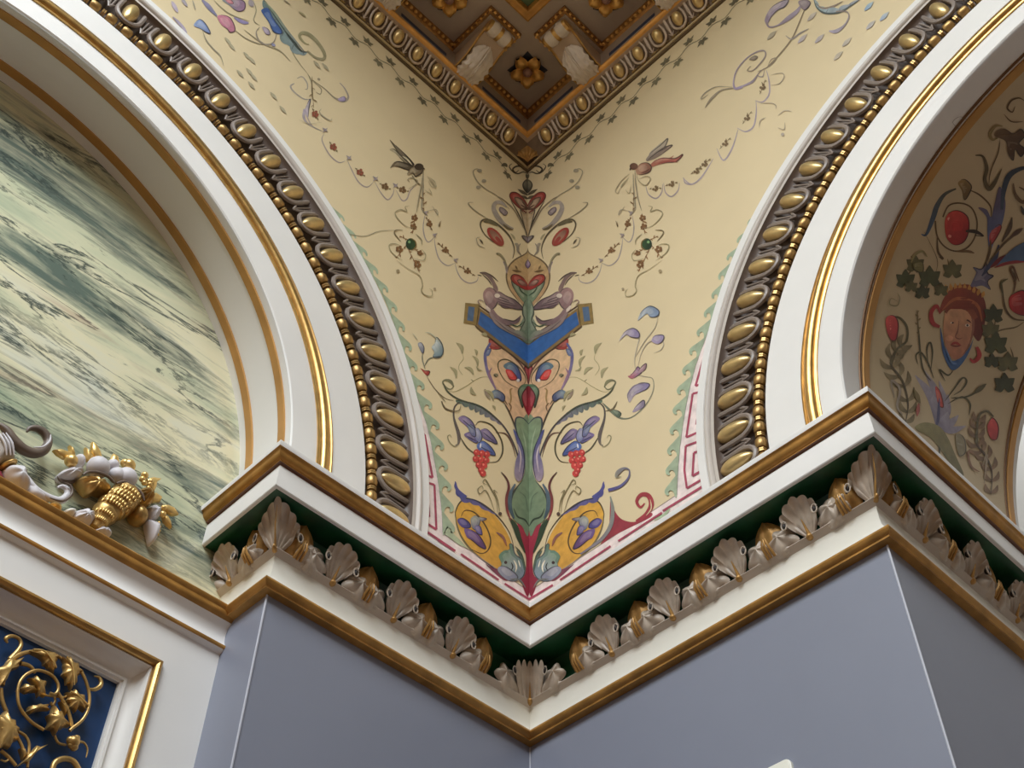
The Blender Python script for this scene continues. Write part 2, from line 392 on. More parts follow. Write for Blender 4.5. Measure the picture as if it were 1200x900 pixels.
frm('white_fillet', [(.041, -.177), (.041, -.172), (.046, -.172), (.047, -.176), (.051, -.177), (.051, -.19)], WHITE)
b = MB(); b.quad(P('L', PS+.05, -.185, PZ-.05), P('L', 2*c-PS-.05, -.185, PZ-.05), P('L', 2*c-PS-.05, -.185, PB+.05), P('L', PS+.05, -.185, PB+.05))
b.build('blue_panel', PANELB, T6, smooth=False)

# ------------------------------------------------------------------ ceiling cornice
LC = 4.9
def pathc(p, z): return [Vector((-LC, -p, z+H0)), Vector((-p, -p, z+H0)), Vector((-p, -LC, z+H0))]
T4 = tag(empty('trim_6', (0, 0, ZCEIL+H0)), 'ceiling cornice with gilt eggs and gold fillet along both painted walls', kind='structure')
def cpart(name, pr, m, sm=35):
    b = MB(); b.grid([pathc(p, z) for p, z in pr]); return b.build(name, m, T4, smooth=sm)
CBR = mat('ceiling_umber_line', srgb(96, 78, 54), .5)
cpart('umber_fillet', [(-.002, 3.760), (.006, 3.760), (.008, 3.768)], CBR)
cpart('tan_roll', [(.008, 3.768), (.012, 3.768), (.0145, 3.772), (.012, 3.777)], mat('tan_roll_paint', srgb(192, 172, 132), .5))
cpart('egg_moulding_ground', [(.012, 3.777), (.013, 3.782), (.018, 3.790), (.030, 3.803), (.046, 3.826), (.054, 3.838)], mat('ceiling_ground_paint', srgb(126, 104, 82), .5, noise=.2, nscale=30))
cpart('taupe_fascia', [(.054, 3.838), (.062, 3.840), (.066, 3.842)], PINKF)
cpart('gilt_fillet', [(.066, 3.842), (.071, 3.842), (.077, 3.846), (.080, 3.850), (.080, 3.857), (.069, 3.858)], mat('ceiling_fillet_gilding', srgb(232, 172, 92), .4, .35, noise=.2, nscale=30))
cpart('frieze', [(.070, 3.857), (.070, 3.970)], BROWN)
cpart('gilt_cyma', [(.070, 3.968), (.075, 3.972), (.079, 3.982), (.086, 3.994), (.087, 4.001)], mat('umber_gilding', srgb(176, 128, 70), .45, .5, noise=.4, nscale=60))
cph = math.atan2(.048, .034)
dirn = (0, .034/.0588, .048/.0588); nrm = (0, .048/.0588, -.034/.0588)
def cf(side, s, d, z, sx=1, sy=1, sz=1):
    return frame(side, s, d, z, (1, 0, 0), dirn, nrm) @ Matrix.Diagonal((sx, sy, sz, 1))
CE = MB(); CE.ell((0, 0, .005), .018, .0275, .017, 0, 12, 10, egg=.12); CEM = CE.mesh('egg', EGGG)
CST = mat('ceiling_strap_paint', srgb(214, 196, 178), .45, noise=.2, nscale=40)
st = MB(); hw = .0265
pts = [(-hw*.8, .034, .004), (-hw, .012, .005)]+[(-hw*math.cos(PI*i/8), -.006-.028*math.sin(PI*i/8), .006) for i in range(9)]+[(hw, .012, .005), (hw*.8, .034, .004)]
st.tube(pts, [.003]+[.0040]*11+[.003], 6); CSM = st.mesh('egg_strap', CST)
dt = MB(); dt.tube([(0, .034, .004), (0, .0, .006), (0, -.03, .005)], [.0045, .0055, .002], 6)
dt.tube([(-.010, -.018, .003), (0, -.032, .005), (.010, -.018, .003)], [.001, .003, .001], 6); CDM = dt.mesh('dart', CST)
tiny = MB()
for side in 'LR':
    s = .134
    for k in range(30):
        link('egg', CEM, T4, cf(side, s, .038, 3.809))
        link('egg_strap', CSM, T4, cf(side, s, .036, 3.810))
        link('dart', CDM, T4, cf(side, s+.0426, .035, 3.810))
        for q in (0, .5):
            M = frame(side, s+.0852*q, .0165, 3.781, (1, 0, 0), (0, 1, 0), (0, 0, 1))
            tiny.ell(M @ Vector((0, 0, 0)), .012 if side == 'L' else .005, .005 if side == 'L' else .012, .005, 0, 8, 5)
            for e in (.3, .4):
                M = frame(side, s+.0852*(q)+.0426*e*1.25, .0165, 3.781, (1, 0, 0), (0, 1, 0), (0, 0, 1))
                tiny.ell(M @ Vector((0, 0, 0)), .003, .003, .006, 0, 6, 4)
        s += .0852
tag(tiny.build('small_beads', mat('small_bead_gilding', srgb(172, 144, 96), .4, .6, noise=.3, nscale=80), T4), kind='stuff')
# gilt leaf in the inner corner
lf = MB(); rows = []
for i in range(25):
    th = -1.05+2.1*i/24; row = []
    for j in range(9):
        rho = j/8*.062*(.82+.18*abs(math.cos(th*4.5)))
        x = rho*math.sin(th); y = rho*math.cos(th)
        row.append((x, y-.03, .010+.010*math.sin(PI*min(1, j/8))+.003*math.cos(th*18)*(j/8)))
    rows.append(row)
lf.grid(rows)
q = Vector((-1, -1, 0)).normalized(); yd = (q*.58+Vector((0, 0, .82))).normalized(); zd = (q*.82-Vector((0, 0, .58))).normalized(); xd = yd.cross(zd)
M = Matrix(((xd.x, yd.x, zd.x, -.034), (xd.y, yd.y, zd.y, -.034), (xd.z, yd.z, zd.z, 3.800+H0), (0, 0, 0, 1)))
lf.build('corner_leaf', BUDG, T4, mw=M)
# blue inlays on the frieze and gilt dots along the cyma
MS = [.377+.375*k for k in range(7)]
dots = MB()
def dot(side, s, d, z, big=1):
    v = P(side, s, d, z); dots.ell(v, .007*big, .007*big, .006, 0, 6, 4)
for side in 'LR':
    lo = .105
    for k, m in enumerate(MS):
        b = MB(); hi = m-.085
        b.grid([[P(side, s, .0705, z) for s in (lo, hi)] for z in (3.893, 3.915)])
        b.grid([[P(side, s, d, 3.893) for s in (lo, hi)] for d in (.0705, .069)])
        b.build('blue_inlay', BLUED, T4, smooth=False)
        s = lo-.01
        while s < hi+.02: dot(side, s, .082, 3.983); s += .021
        lo = m+.085
        for e in (-1, 1):
            d = .09
            while d < .275: dot(side, m+e*.068, d, 3.979, .9); d += .022
        s = m-.06
        while s < m+.07: dot(side, s, .270, 3.979, .9); s += .022
tag(dots.build('gilt_dots', mat('dot_gilding', srgb(240, 190, 110), .35, .45, noise=.2), T4), kind='stuff')

# ------------------------------------------------------------------ ceiling: soffit with coffers, gold frame and green field
mb = MB()
mb.grid([pathc(.05, 4.0), pathc(.326, 4.0)])
CEIL = struct('ceiling', mb, BROWN, 'brown coffered ceiling with gilt rosettes round a green field')
b = MB(); b.grid([pathc(p, z) for p, z in [(.322, 4.002), (.322, 3.990), (.327, 3.987), (.333, 3.990), (.338, 3.996), (.346, 3.998), (.349, 4.004), (.349, 4.03)]]); b.build('gilt_frame', OLDG, CEIL)
b = MB(); zg = 4.028+H0
for x0, x1, y0, y1 in ((ROOMX-.3, -.33, LY1, -.33), (ROOMX-.3, -.33, ROOMY-.3, LY0), (ROOMX-.3, LX0, LY0, LY1), (LX1, -.33, LY0, LY1)):
    b.quad((x0, y0, zg), (x1, y0, zg), (x1, y1, zg), (x0, y1, zg))
b.build('green_field', GREENP, CEIL, smooth=False)
b = MB()
for e in (0, 1):
    b.box(LX0-.05, LX1+.05, (LY0, LY1)[e]-.05, (LY0, LY1)[e]+.05, zg-.02, zg+.12); b.box((LX0, LX1)[e]-.05, (LX0, LX1)[e]+.05, LY0, LY1, zg-.02, zg+.12)
struct('window_1', b, WHITE, 'white frame of the glazed roof light over the hall')
# ------------------------------------------------------------------ modillion brackets and rosettes
def modillion_parts():
    """local x along the wall, y out from the wall, z up; origin on the wall line at the soffit"""
    out = []
    pl = MB(); pl.box(-.073, .073, .065, .274, -.012, .0); pl.box(-.068, .068, .065, .268, -.026, -.012, 0); pl.box(-.060, .060, .065, .258, -.034, -.026, 1)
    out.append(('top_plate', pl.mesh('top_plate', [mat('umber_gilding', (0, 0, 0, 1)), BROWN], False)))
    body = MB(); rows = []
    prof = [(.068, -.140), (.10, -.142), (.135, -.132), (.165, -.108), (.19, -.085), (.215, -.072), (.245, -.066), (.25, -.03), (.068, -.03)]
    for x in (-.047, .047): rows.append([(x, y, z) for y, z in prof])
    body.grid(rows, close=True)
    n = len(prof)
    body.f.append(tuple(range(n))); body.m.append(0); body.f.append(tuple(range(n, 2*n))); body.m.append(0)
    out.append(('body', body.mesh('body', PINKF, 30)))
    for sx in (-1, 1):
        g = MB(); g.tube([(sx*.049, y, z) for y, z in prof[:7]], .0042, 6)
        g.tube([(sx*.049, .225+.020*math.cos(t)*(1-t/9), -.065+.020*math.sin(t)*(1-t/9)) for t in [k*.5 for k in range(14)]], .003, 6)
        out.append(('gilt_edge', g.mesh('gilt_edge', GOLD)))
    # acanthus leaf hugging the underside
    lf = MB(); rows = []
    for i in range(29):
        v = i/28; y = .078+v*.120
        zc = -.146 + .060*max(0, (v-.35)/.65)**1.5 - .006*math.sin(PI*v)
        hw = .052*(.80+.20*math.sin(PI*(.2+v*.75)))*(1-.18*abs(math.sin(v*PI*5.0)))
        if v > .9: hw *= 1-(v-.9)*5.5
        row = []
        for j in range(17):
            u = -1+2*j/16
            row.append((u*hw, y-.012*abs(u), zc-.011*(1-u*u)-.0075*abs(math.cos(u*PI*2.5+v*2))+.004*(abs(u) < .05)))
        rows.append(row)
    lf.grid(rows)
    out.append(('acanthus_leaf', lf.mesh('acanthus_leaf', PALEL, 60)))
    rb = MB(); rb.tube([(0, .085, -.164), (0, .13, -.163), (0, .165, -.145), (0, .19, -.115)], [.003, .003, .0025, .001], 6)
    out.append(('leaf_rib', rb.mesh('leaf_rib', PALEL)))
    rl = MB(); N = 24
    xs = [(-.052, .012, 1), (-.050, .022, 1), (-.040, .025, 1), (-.039, .025, 0), (-.022, .029, 0), (-.008, .024, 0), (-.007, .026, 1), (.007, .026, 1), (.008, .024, 0), (.022, .029, 0), (.039, .025, 0), (.040, .025, 1), (.050, .022, 1), (.052, .012, 1)]
    for (xa, ra, ma), (xb, rb_, mb_) in zip(xs, xs[1:]):
        rl.grid([[(x, .236+r*math.cos(2*PI*k/N), -.058+r*math.sin(2*PI*k/N)) for k in range(N)] for x, r in ((xa, ra), (xb, rb_))], 1 if ma and mb_ else 0, close=True)
    for x in (-.052, .052):
        rl.add([(x, .236+.012*math.cos(2*PI*k/N), -.058+.012*math.sin(2*PI*k/N)) for k in range(N)], [tuple(range(N))], 1)
    out.append(('scroll_roll', rl.mesh('scroll_roll', [PALEL, GOLD])))
    return out
MODP = modillion_parts()
def modillion(side, s, label):
    M = frame(side, s, 0, 4.0, (1, 0, 0), (0, 1, 0), (0, 0, 1))
    e = bpy.data.objects.new('modillion_bracket', None); COL.objects.link(e); e.matrix_world = M; e.empty_display_size = .05
    tag(e, label, 'bracket', 'carved brackets under the ceiling edge')
    made = {}
    for nm, me in MODP:
        o = bpy.data.objects.new(nm, me); COL.objects.link(o); made[nm] = o
        o.parent = made.get({'gilt_edge': 'body', 'leaf_rib': 'acanthus_leaf'}.get(nm), e)
MWALL = {'L': 'the marble arch wall', 'R': 'the deep painted arch wall'}
ORD = ['nearest the corner', 'second from the corner', 'third from the corner']
for side in 'LR':
    for k in range(3):
        modillion(side, MS[k], 'scrolled leaf bracket over %s, %s' % (MWALL[side], ORD[k]))
def rosette_meshes():
    st = MB(); vs = [(0, 0, -.001)]
    for k in range(16):
        r = .072 if k % 4 == 0 else (.060 if k % 2 == 0 else .052); a = 2*PI*k/16
        vs.append((r*math.cos(a), r*math.sin(a), -.001))
    st.add(vs, [(0, 1+k, 1+(k+1) % 16) for k in range(16)])
    pts = MB()
    petals = []
    b = MB(); rows = []
    for i in range(13):
        v = i/12; row = []
        hw = .0235*math.sin(PI*min(1, .10+v*.80))**.8
        if i == 12: hw = .010
        for j in range(11):
            u = -1+2*j/10
            row.append((u*hw, .010+v*.050, -.006-.020*math.sin(PI*v*.85)-.008*(1-u*u)*(.3+v)+.010*(abs(u) > .75)*v))
        rows.append(row)
    b.grid(rows); pm = b.mesh('petal', mat('petal_gilding', srgb(230, 178, 98), .36, .5, noise=.3, nscale=50), 60)
    cn = MB(); cn.ell((0, 0, -.020), .017, .017, .016, 0, 14, 8)
    return st.mesh('blue_star_ground', mat('star_ground_paint', srgb(22, 22, 40), .5), False), pm, cn.mesh('centre_boss', mat('boss_paint', srgb(140, 104, 92), .5))
SG, PM, CB = rosette_meshes()
def rosette(x, y, label):
    e = empty('gilt_rosette', (x, y, 4.0+H0)); tag(e, label, 'rosette', 'gilt ceiling rosettes')
    e.rotation_euler.z = 0.2
    def kid(nm, me, rz=0):
        o = bpy.data.objects.new(nm, me); COL.objects.link(o); o.parent = e; o.rotation_euler.z = rz
    kid('blue_star_ground', SG, PI/4-.2); kid('centre_boss', CB)
    for k in range(5): kid('petal', PM, 2*PI*k/5+.3)
rosette(-.194, -.194, 'five-petalled gilt rosette in the corner coffer between the first two brackets')
for k in range(2):
    rosette(-(.568+.375*k), -.194, 'gilt ceiling rosette over the marble arch wall, %s the corner one' % ('next to' if k == 0 else 'two coffers from'))
    rosette(-.194, -(.568+.375*k), 'gilt ceiling rosette over the deep painted arch wall, %s the corner one' % ('next to' if k == 0 else 'two coffers from'))

# ------------------------------------------------------------------ acanthus leaves and buds of the pier cornice
ZB = 1.562
def leaf_mb(W=.060, H=.080, big=False, rib=True, flute=False):
    """x along cornice, y outward, z up; base at z=0"""
    m = MB(); rows = []
    span = 1.08 if not big else 1.05
    nf = 5 if not big else 7
    NI, NJ = 44, 12
    for i in range(NI+1):
        q = -1+2*i/NI; th = q*span; row = []
        scal = abs(math.cos(q*nf*PI/2))**.55
        for j in range(NJ+1):
            v = j/NJ
            L = (.80+.20*(1-abs(q)**1.6))*(.86+.14*scal)
            x = W*math.sin(th)*v*L*.98
            if flute: x = W*.62*q*(.75+.25*v)
            z = H*(v*L)*(math.cos(th*.72) if not flute else (.97-.12*q*q))
            y = .004+.036*v**1.4+.013*max(0, v-.7)/.3*v - .012*abs(q)*v + .006*scal*math.sin(PI*min(1, v*1.1))
            if flute: y = .008+.030*v**1.3+.011*scal*(.4+.6*v); z *= .90+.10*scal
            row.append((x, y, z))
        rows.append(row)
    m.grid(rows, 0)
    # thickness edge behind the tip
    m.grid([[r[-1] for r in rows], [(r[-1][0]*.94, r[-1][1]-.012, r[-1][2]-.004) for r in rows]], 0)
    for sx in (-1, 1):
        # scalloped side lobe; a dark ball paints the shade of its drilled eye
        cx, lobe = W*.98, []
        for i in range(11):
            t = i/10; row = []
            for j in range(32):
                a = 2*PI*j/32
                sc = 1+.15*math.cos(a*5+.5)*t**2
                row.append((sx*(cx+.035*t*sc*math.cos(a)), .003+.030*math.sqrt(max(0, 1-(t*.96)**2))-.0055*(1-math.cos(a*5+.5))*t*(1-t)*2.2, .029+.032*t*sc*math.sin(a)))
            lobe.append(row)
        m.grid(lobe, 0, close=True)
        m.ell((sx*(cx+.004), .008, .006), .028, .012, .010, 0, 12, 6)
        ex, ez = sx*(cx-.024), .036
        m.ell((ex, .036, ez), .0042, .006, .0080, 1, 10, 8)
        ring_ = [(ex+.0058*math.cos(t), .039, ez+.0100*math.sin(t)) for t in [2*PI*k/14 for k in range(15)]]
        m.tube(ring_, .0016, 6, 0)
    if rib:
        m.tube([(0, .012, .002), (0, .018, .014), (0, .026 if not big else .036, .026 if not big else .036), (0, .032 if not big else .046, H*.8 if big else .036)], [.005, .0034, .002, .0008], 8, 2)
    m.ell((0, .013, .003), .008, .009, .007, 2, 10, 6)
    return m
def bud_mb():
    m = MB(); rows = []
    for i in range(19):
        v = i/18; hw = .034*math.sin(PI*(.20+.80*v**1.35))**.75+.0006; row = []
        for j in range(15):
            u = -1+2*j/14
            row.append((u*hw, -.002+.026*v**1.1+.016*math.sqrt(max(0, 1-u*u))*math.sin(PI*(.12+.80*v))-.0015*math.cos(u*PI*3), .006+v*.080))
        rows.append(row)
    m.grid(rows, 0)
    for sx in (-.5, .1, .6):
        m.tube([(sx*.014, .018, .002), (sx*.012, .036, .020), (sx*.008, .038, .036)], [.003, .0028, .001], 6, 0)
    return m
LM = [LEAFT, DARK, BUDG]
LEAF_ME = leaf_mb().mesh('acanthus_leaf', LM, 55); BUD_ME = bud_mb().mesh('gilt_bud', BUDG, 55)
BASEP = -.022
def place(side, s, me, name):
    link(name, me, T3, frame(side, s, BASEP, ZB, (1, 0, 0), (0, 1, 0), (0, 0, 1)))
for s in (.219, .381, .538): place('L', s, LEAF_ME, 'acanthus_leaf')
for s in (.140, .300, .459, .628): place('L', s, BUD_ME, 'gilt_bud')
for s in (.230, .394, .561, .728): place('R', s, LEAF_ME, 'acanthus_leaf')
for s in (.146, .312, .477, .643, .815): place('R', s, BUD_ME, 'gilt_bud')
def bend(m, fn):
    m.v = [tuple(fn(*v)) for v in m.v]; return m
def cvx_left(t, d, z):
    p = BASEP+d
    return Vector((-(SL+p)+t, -p, ZB+z+H0)) if t >= 0 else Vector((-(SL+p), -p-t, ZB+z+H0))
def cvx_right(t, d, z):
    p = BASEP+d
    return Vector((-p, -(SR+p)+t, ZB+z+H0)) if t >= 0 else Vector((-p-t, -(SR+p), ZB+z+H0))
def ccv(t, d, z):
    p = BASEP+d
    return Vector((-p-max(t, 0), -p-max(-t, 0), ZB+z+H0))
for fn in (cvx_left, cvx_right):
    m = leaf_mb(W=.088, H=.090, big=True); bend(m, fn).build('acanthus_leaf', LM, T3, smooth=55)
m = leaf_mb(W=.070, H=.076, flute=True); bend(m, ccv).build('acanthus_leaf', LM, T3, smooth=55)
# returns into the two recesses
def place_ret(which, y, me, name):
    if which == 'L': M = Matrix(((0, -1, 0, -(SL+BASEP)), (-1, 0, 0, y), (0, 0, 1, ZB+H0), (0, 0, 0, 1)))
    else: M = Matrix(((-1, 0, 0, y), (0, -1, 0, -(SR+BASEP)), (0, 0, 1, ZB+H0), (0, 0, 0, 1)))
    if M.to_3x3().determinant() < 0: M = M @ Matrix.Diagonal((-1, 1, 1, 1))
    link(name, me, T3, M)
place_ret('L', .078, BUD_ME, 'gilt_bud'); place_ret('L', .150, LEAF_ME, 'acanthus_leaf')
for k in range(5):
    place_ret('R', .078+.165*k, BUD_ME, 'gilt_bud')
    if k < 4: place_ret('R', .165+.165*k, LEAF_ME, 'acanthus_leaf')
# ---- white notice on the grey pier
nb = MB()
def rr(s0, s1, za, zb, d, r=.012):
    pts = []
    for cx_, cz_, a0 in ((s1-r, zb-r, 0), (s0+r, zb-r, PI/2), (s0+r, za+r, PI), (s1-r, za+r, 1.5*PI)):
        for k in range(5):
            a = a0+PI/2*k/4; pts.append(P('R', cx_+r*math.cos(a), d, cz_+r*math.sin(a)))
    return pts
A, B_, C_ = rr(.36, .594, .84, 1.160, -.0198), rr(.36, .594, .84, 1.160, -.0135), rr(.362, .592, .842, 1.158, -.012)
nb.grid([A, B_, C_], close=True); nb.add(C_, [tuple(range(len(C_)))])
cpt = P('R', .477, -.02, .84)
o = nb.build('notice_board', mat('ivory_plastic', srgb(236, 234, 220), .4), smooth=30)
tag(o, 'small ivory board with rounded corners fixed to the grey pier', 'board')
# ------------------------------------------------------------------ wall painting: thin paint films lying on the plaster
from mathutils.geometry import tessellate_polygon
def paint_mat():
    m = bpy.data.materials.new('tempera_paint'); m.use_nodes = True; nt = m.node_tree
    b = nt.nodes['Principled BSDF']; b.inputs['Roughness'].default_value = .6
    a = nt.nodes.new('ShaderNodeVertexColor'); a.layer_name = 'Col'
    tc = nt.nodes.new('ShaderNodeTexCoord'); n = nt.nodes.new('ShaderNodeTexNoise'); n.inputs['Scale'].default_value = 45; n.inputs['Detail'].default_value = 4
    nt.links.new(tc.outputs['Object'], n.inputs['Vector'])
    r = nt.nodes.new('ShaderNodeValToRGB'); r.color_ramp.elements[0].position = .3; r.color_ramp.elements[1].position = .7
    r.color_ramp.elements[0].color = (.80, .80, .80, 1); r.color_ramp.elements[1].color = (1.12, 1.12, 1.12, 1)
    nt.links.new(n.outputs['Fac'], r.inputs['Fac'])
    x = nt.nodes.new('ShaderNodeMix'); x.data_type = 'RGBA'; x.blend_type = 'MULTIPLY'; x.inputs[0].default_value = 1
    nt.links.new(a.outputs['Color'], x.inputs[6]); nt.links.new(r.outputs['Color'], x.inputs[7]); nt.links.new(x.outputs[2], b.inputs['Base Color'])
    return m
PMAT = paint_mat()
CAMP = Vector((CX, CY, H0))
def pxray(x, y): return fw + RT*((x-600)/FPX) - UP*((y-450)/FPX)
def to_wall(side, x, y):
    """where the sight line through a photo pixel meets the wall -> (along the wall, height)"""
    d = pxray(x, y)
    if side == 'L': t = -CY/d.y; q = CAMP+d*t; return -q.x, q.z-H0
    t = -CX/d.x; q = CAMP+d*t; return -q.y, q.z-H0
def wall_px(side, s, z):
    v = P(side, s, 0, z)-CAMP; w_ = v.dot(fw); return 600+FPX*v.dot(RT)/w_, 450-FPX*v.dot(UP)/w_
def to_soffit(x, y):
    c, z0, r = ARCH['R']; d = pxray(x, y)
    oy, oz = CY+c, -z0; a = d.y*d.y+d.z*d.z; b = 2*(oy*d.y+oz*d.z); cc = oy*oy+oz*oz-r*r
    t = (-b+math.sqrt(max(0, b*b-4*a*cc)))/(2*a); q = CAMP+d*t
    return math.atan2(q.z-H0-z0, q.y+c), q.x      # angle from the near springing, depth
def cr(pts, closed=False, n=6):
    out = []; N = len(pts)
    rng = range(N if closed else N-1)
    for i in rng:
        if closed: p0, p1, p2, p3 = pts[i-1], pts[i], pts[(i+1) % N], pts[(i+2) % N]
        else: p0, p1, p2, p3 = pts[max(i-1, 0)], pts[i], pts[i+1], pts[min(i+2, N-1)]
        for k in range(n):
            t = k/n
            out.append(tuple(.5*((2*b)+(-a+c)*t+(2*a-5*b+4*c-d)*t*t+(-a+3*b-3*c+d)*t**3) for a, b, c, d in zip(p0, p1, p2, p3)))
    if not closed: out.append(tuple(pts[-1]))
    return out
def mixc(a, b, t): return tuple(x+(y-x)*t for x, y in zip(a, b))
class Paint:
    def __init__(s, surf='W'): s.v = []; s.f = []; s.c = []; s.l = []; s.layer = 0; s.T = (0, 0, 1); s.surf = surf; s.minw = 0 if surf == "SZ" else .35
    def crop(s, x, y, k): s.T = (x, y, k); return s
    def px(s, p): return (s.T[0]+p[0]/s.T[2], s.T[1]+p[1]/s.T[2])
    def put(s, pts, cols, faces):
        o = len(s.v); s.layer += 1
        s.v += pts; s.c += cols; s.l += [s.layer]*len(pts); s.f += [tuple(o+i for i in f) for f in faces]
    def stroke(s, pts, w, c0, c1=None, taper=True, n=5):
        c1 = c1 or c0; P_ = cr([s.px(p) for p in pts], False, n); N = len(P_)
        if isinstance(w, (list, tuple)):
            W = [q[0]/s.T[2] for q in cr([(a,) for a in w], False, n)]
        else:
            W = [w/s.T[2]*((.25+.75*min(1, 3.2*min(i, N-1-i)/(N-1))) if taper else 1) for i in range(N)]
        L, R, C = [], [], []
        for i, p in enumerate(P_):
            a, b = P_[max(i-1, 0)], P_[min(i+1, N-1)]
            dx, dy = b[0]-a[0], b[1]-a[1]; q = math.hypot(dx, dy) or 1
            h = max(W[i], s.minw)/2; nx, ny = -dy/q*h, dx/q*h
            L.append((p[0]+nx, p[1]+ny)); R.append((p[0]-nx, p[1]-ny)); C.append(mixc(c0, c1, i/(N-1)))
        s.put(L+R, C+C, [(i, i+1, N+i+1, N+i) for i in range(N-1)]); return s
    def blob(s, pts, c0, c1=None, smooth=True, n=5, model=True):
        c1 = c1 or c0; q = [s.px(p) for p in pts]
        P_ = cr(q, True, n) if smooth else q
        far = max(P_, key=lambda p: (p[0]-P_[0][0])**2+(p[1]-P_[0][1])**2); ax = (far[0]-P_[0][0], far[1]-P_[0][1]); d2 = ax[0]**2+ax[1]**2 or 1
        cols = [mixc(c0, c1, min(1, max(0, ((p[0]-P_[0][0])*ax[0]+(p[1]-P_[0][1])*ax[1])/d2))) for p in P_]
        tri = tessellate_polygon([[Vector((p[0], p[1], 0)) for p in P_]])
        s.put(P_, cols, [tuple(t) for t in tri])
        if model and smooth and s.surf != 'SZ':
            N = len(P_); mx, my = sum(p[0] for p in P_)/N, sum(p[1] for p in P_)/N
            size = max(abs(p[0]-mx)+abs(p[1]-my) for p in P_)
            if 3 < size < 34:
                q2 = [(mx+(p[0]-mx)*.56-size*.06, my+(p[1]-my)*.56-size*.08) for p in P_]
                s.put(q2, [mixc(c, (238, 228, 206), .20) for c in cols], [tuple(t) for t in tri])
                T0 = s.T; s.T = (0, 0, 1); h = [P_[(i+N//8) % N] for i in range(N//2+N//4)]
                s.stroke(h[::2], min(1.3, size*.10), mixc(c1, (36, 32, 30), .55)); s.T = T0
        return s
    def disc(s, x, y, r, c0, c1=None, ry=None, rot=0):
        ry = ry or r
        return s.blob([(x+r*math.cos(a)*math.cos(rot)-ry*math.sin(a)*math.sin(rot), y+r*math.cos(a)*math.sin(rot)+ry*math.sin(a)*math.cos(rot)) for a in [2*PI*k/10 for k in range(10)]], c0, c1, True, 2, False)
    def leaf(s, x0, y0, x1, y1, w, c0, c1=None, bend=0):
        mx, my = (x0+x1)/2, (y0+y1)/2; dx, dy = x1-x0, y1-y0
        mx += -dy*bend; my += dx*bend
        return s.stroke([(x0, y0), (mx, my), (x1, y1)], [w*.25, w, w*.1], c0, c1)
    def acan(s, pts, w, c0, c1, side=1, lobes=7):
        """acanthus branch: curved spine with scalloped leaf along one side"""
        q = cr(pts, False, 8); N = len(q); edge = []
        for i, p in enumerate(q):
            a, b = q[max(i-1, 0)], q[min(i+1, N-1)]; dx, dy = b[0]-a[0], b[1]-a[1]; h = math.hypot(dx, dy) or 1
            t = i/(N-1); ww = w*math.sin(PI*(.08+.9*t))*(.62+.38*abs(math.sin(t*lobes*PI)))
            edge.append((p[0]-dy/h*ww*side, p[1]+dx/h*ww*side))
        s.blob(list(q)+edge[::-1], c0, c1, smooth=False)
        s.stroke(pts, w*.28, mixc(c0, (30, 30, 25), .55)); 
        for k in range(1, lobes):
            i = int(N*k/lobes); j = min(N-1, i+2)
            s.stroke([q[i], mixc(q[i], edge[j], .8)], w*.09, mixc(c1, (40, 40, 40), .4))
        return s
    def frond(s, pts, w, c0, c1, n=11):
        q = cr(pts, False, 8); N = len(q)
        for k in range(n):
            i = int((N-2)*(k+.3)/n); a, b = q[i], q[min(i+3, N-1)]; dx, dy = b[0]-a[0], b[1]-a[1]; h = math.hypot(dx, dy) or 1; dx /= h; dy /= h
            L = w*(.55+.45*math.sin(PI*(.15+.8*k/n)))
            for e in (-1, 1):
                s.stroke([a, (a[0]+dx*L*.35-dy*L*.55*e, a[1]+dy*L*.35+dx*L*.55*e), (a[0]+dx*L*1.0-dy*L*.72*e, a[1]+dy*L*1.0+dx*L*.72*e)], [w*.16, w*.40, w*.05], c0 if e > 0 else c1, c1 if e > 0 else c0, n=4)
        s.stroke(pts, w*.16, mixc(c1, (50, 40, 28), .4)); return s
    def sprig(s, x0, y0, x1, y1, n, w, col):
        dx, dy = (x1-x0)/n, (y1-y0)/n; nx, ny = -dy, dx
        for i in range(n):
            x, y = x0+dx*(i+.5), y0+dy*(i+.5); k = .35+.65*math.sin(PI*(i+.5)/n)
            e = 1 if i % 2 else -1
            s.leaf(x, y, x+dx*.55*k+nx*.75*e*k, y+dy*.55*k+ny*.75*e*k, w*.5*k, col)
            s.leaf(x-dx*.5, y-dy*.5, x+dx*.5, y+dy*.5, w*.34, col)
        return s
    def trefoil(s, x, y, r, col, n=5):
        for k in range(n):
            a = 2.4*k+.3; s.disc(x+r*.9*math.cos(a), y+r*.9*math.sin(a), r*.62, col, mixc(col, (60, 40, 30), .3))
        return s
    def make(s, name, side, parent, mirror=False, label=None):
        """side: the wall the pixels were read on; mirror -> the same drawing on the other wall"""
        vs = []; other = {'L': 'R', 'R': 'L'}; LL = max(s.l)
        for (x, y), l in zip(s.v, s.l):
            if s.surf == 'S':
                a, dep = to_soffit(x, y); c, z0, r = ARCH['R']; r -= .0010+.0020*l/LL
                vs.append(Vector((dep, -c+r*math.cos(a), z0+r*math.sin(a)+H0)))
            elif s.surf == 'SZ':
                vs.append(P(side, max(x, .0003), .0004+.0016*l/LL, y))
            else:
                ss, z = to_wall(side, x, y)
                vs.append(P(other[side] if mirror else side, max(ss, .0003), .0004+.0016*l/LL, z))
        me = bpy.data.meshes.new(name); me.from_pydata(vs, [], s.f); me.materials.append(PMAT)
        ca = me.color_attributes.new('Col', 'FLOAT_COLOR', 'POINT')
        ca.data.foreach_set('color', [k for c in s.c for k in srgb(*[max(0, min(255, (q*.90+sum(c)/3*.10)*1.08)) for q in c])])
        if s.surf == 'S':
            bm = bmesh.new(); bm.from_mesh(me)
            bmesh.ops.triangulate(bm, faces=bm.faces)
            bm.to_mesh(me); bm.free()
        o = link(name, me, parent)
        if label: o['label'] = label
        return o
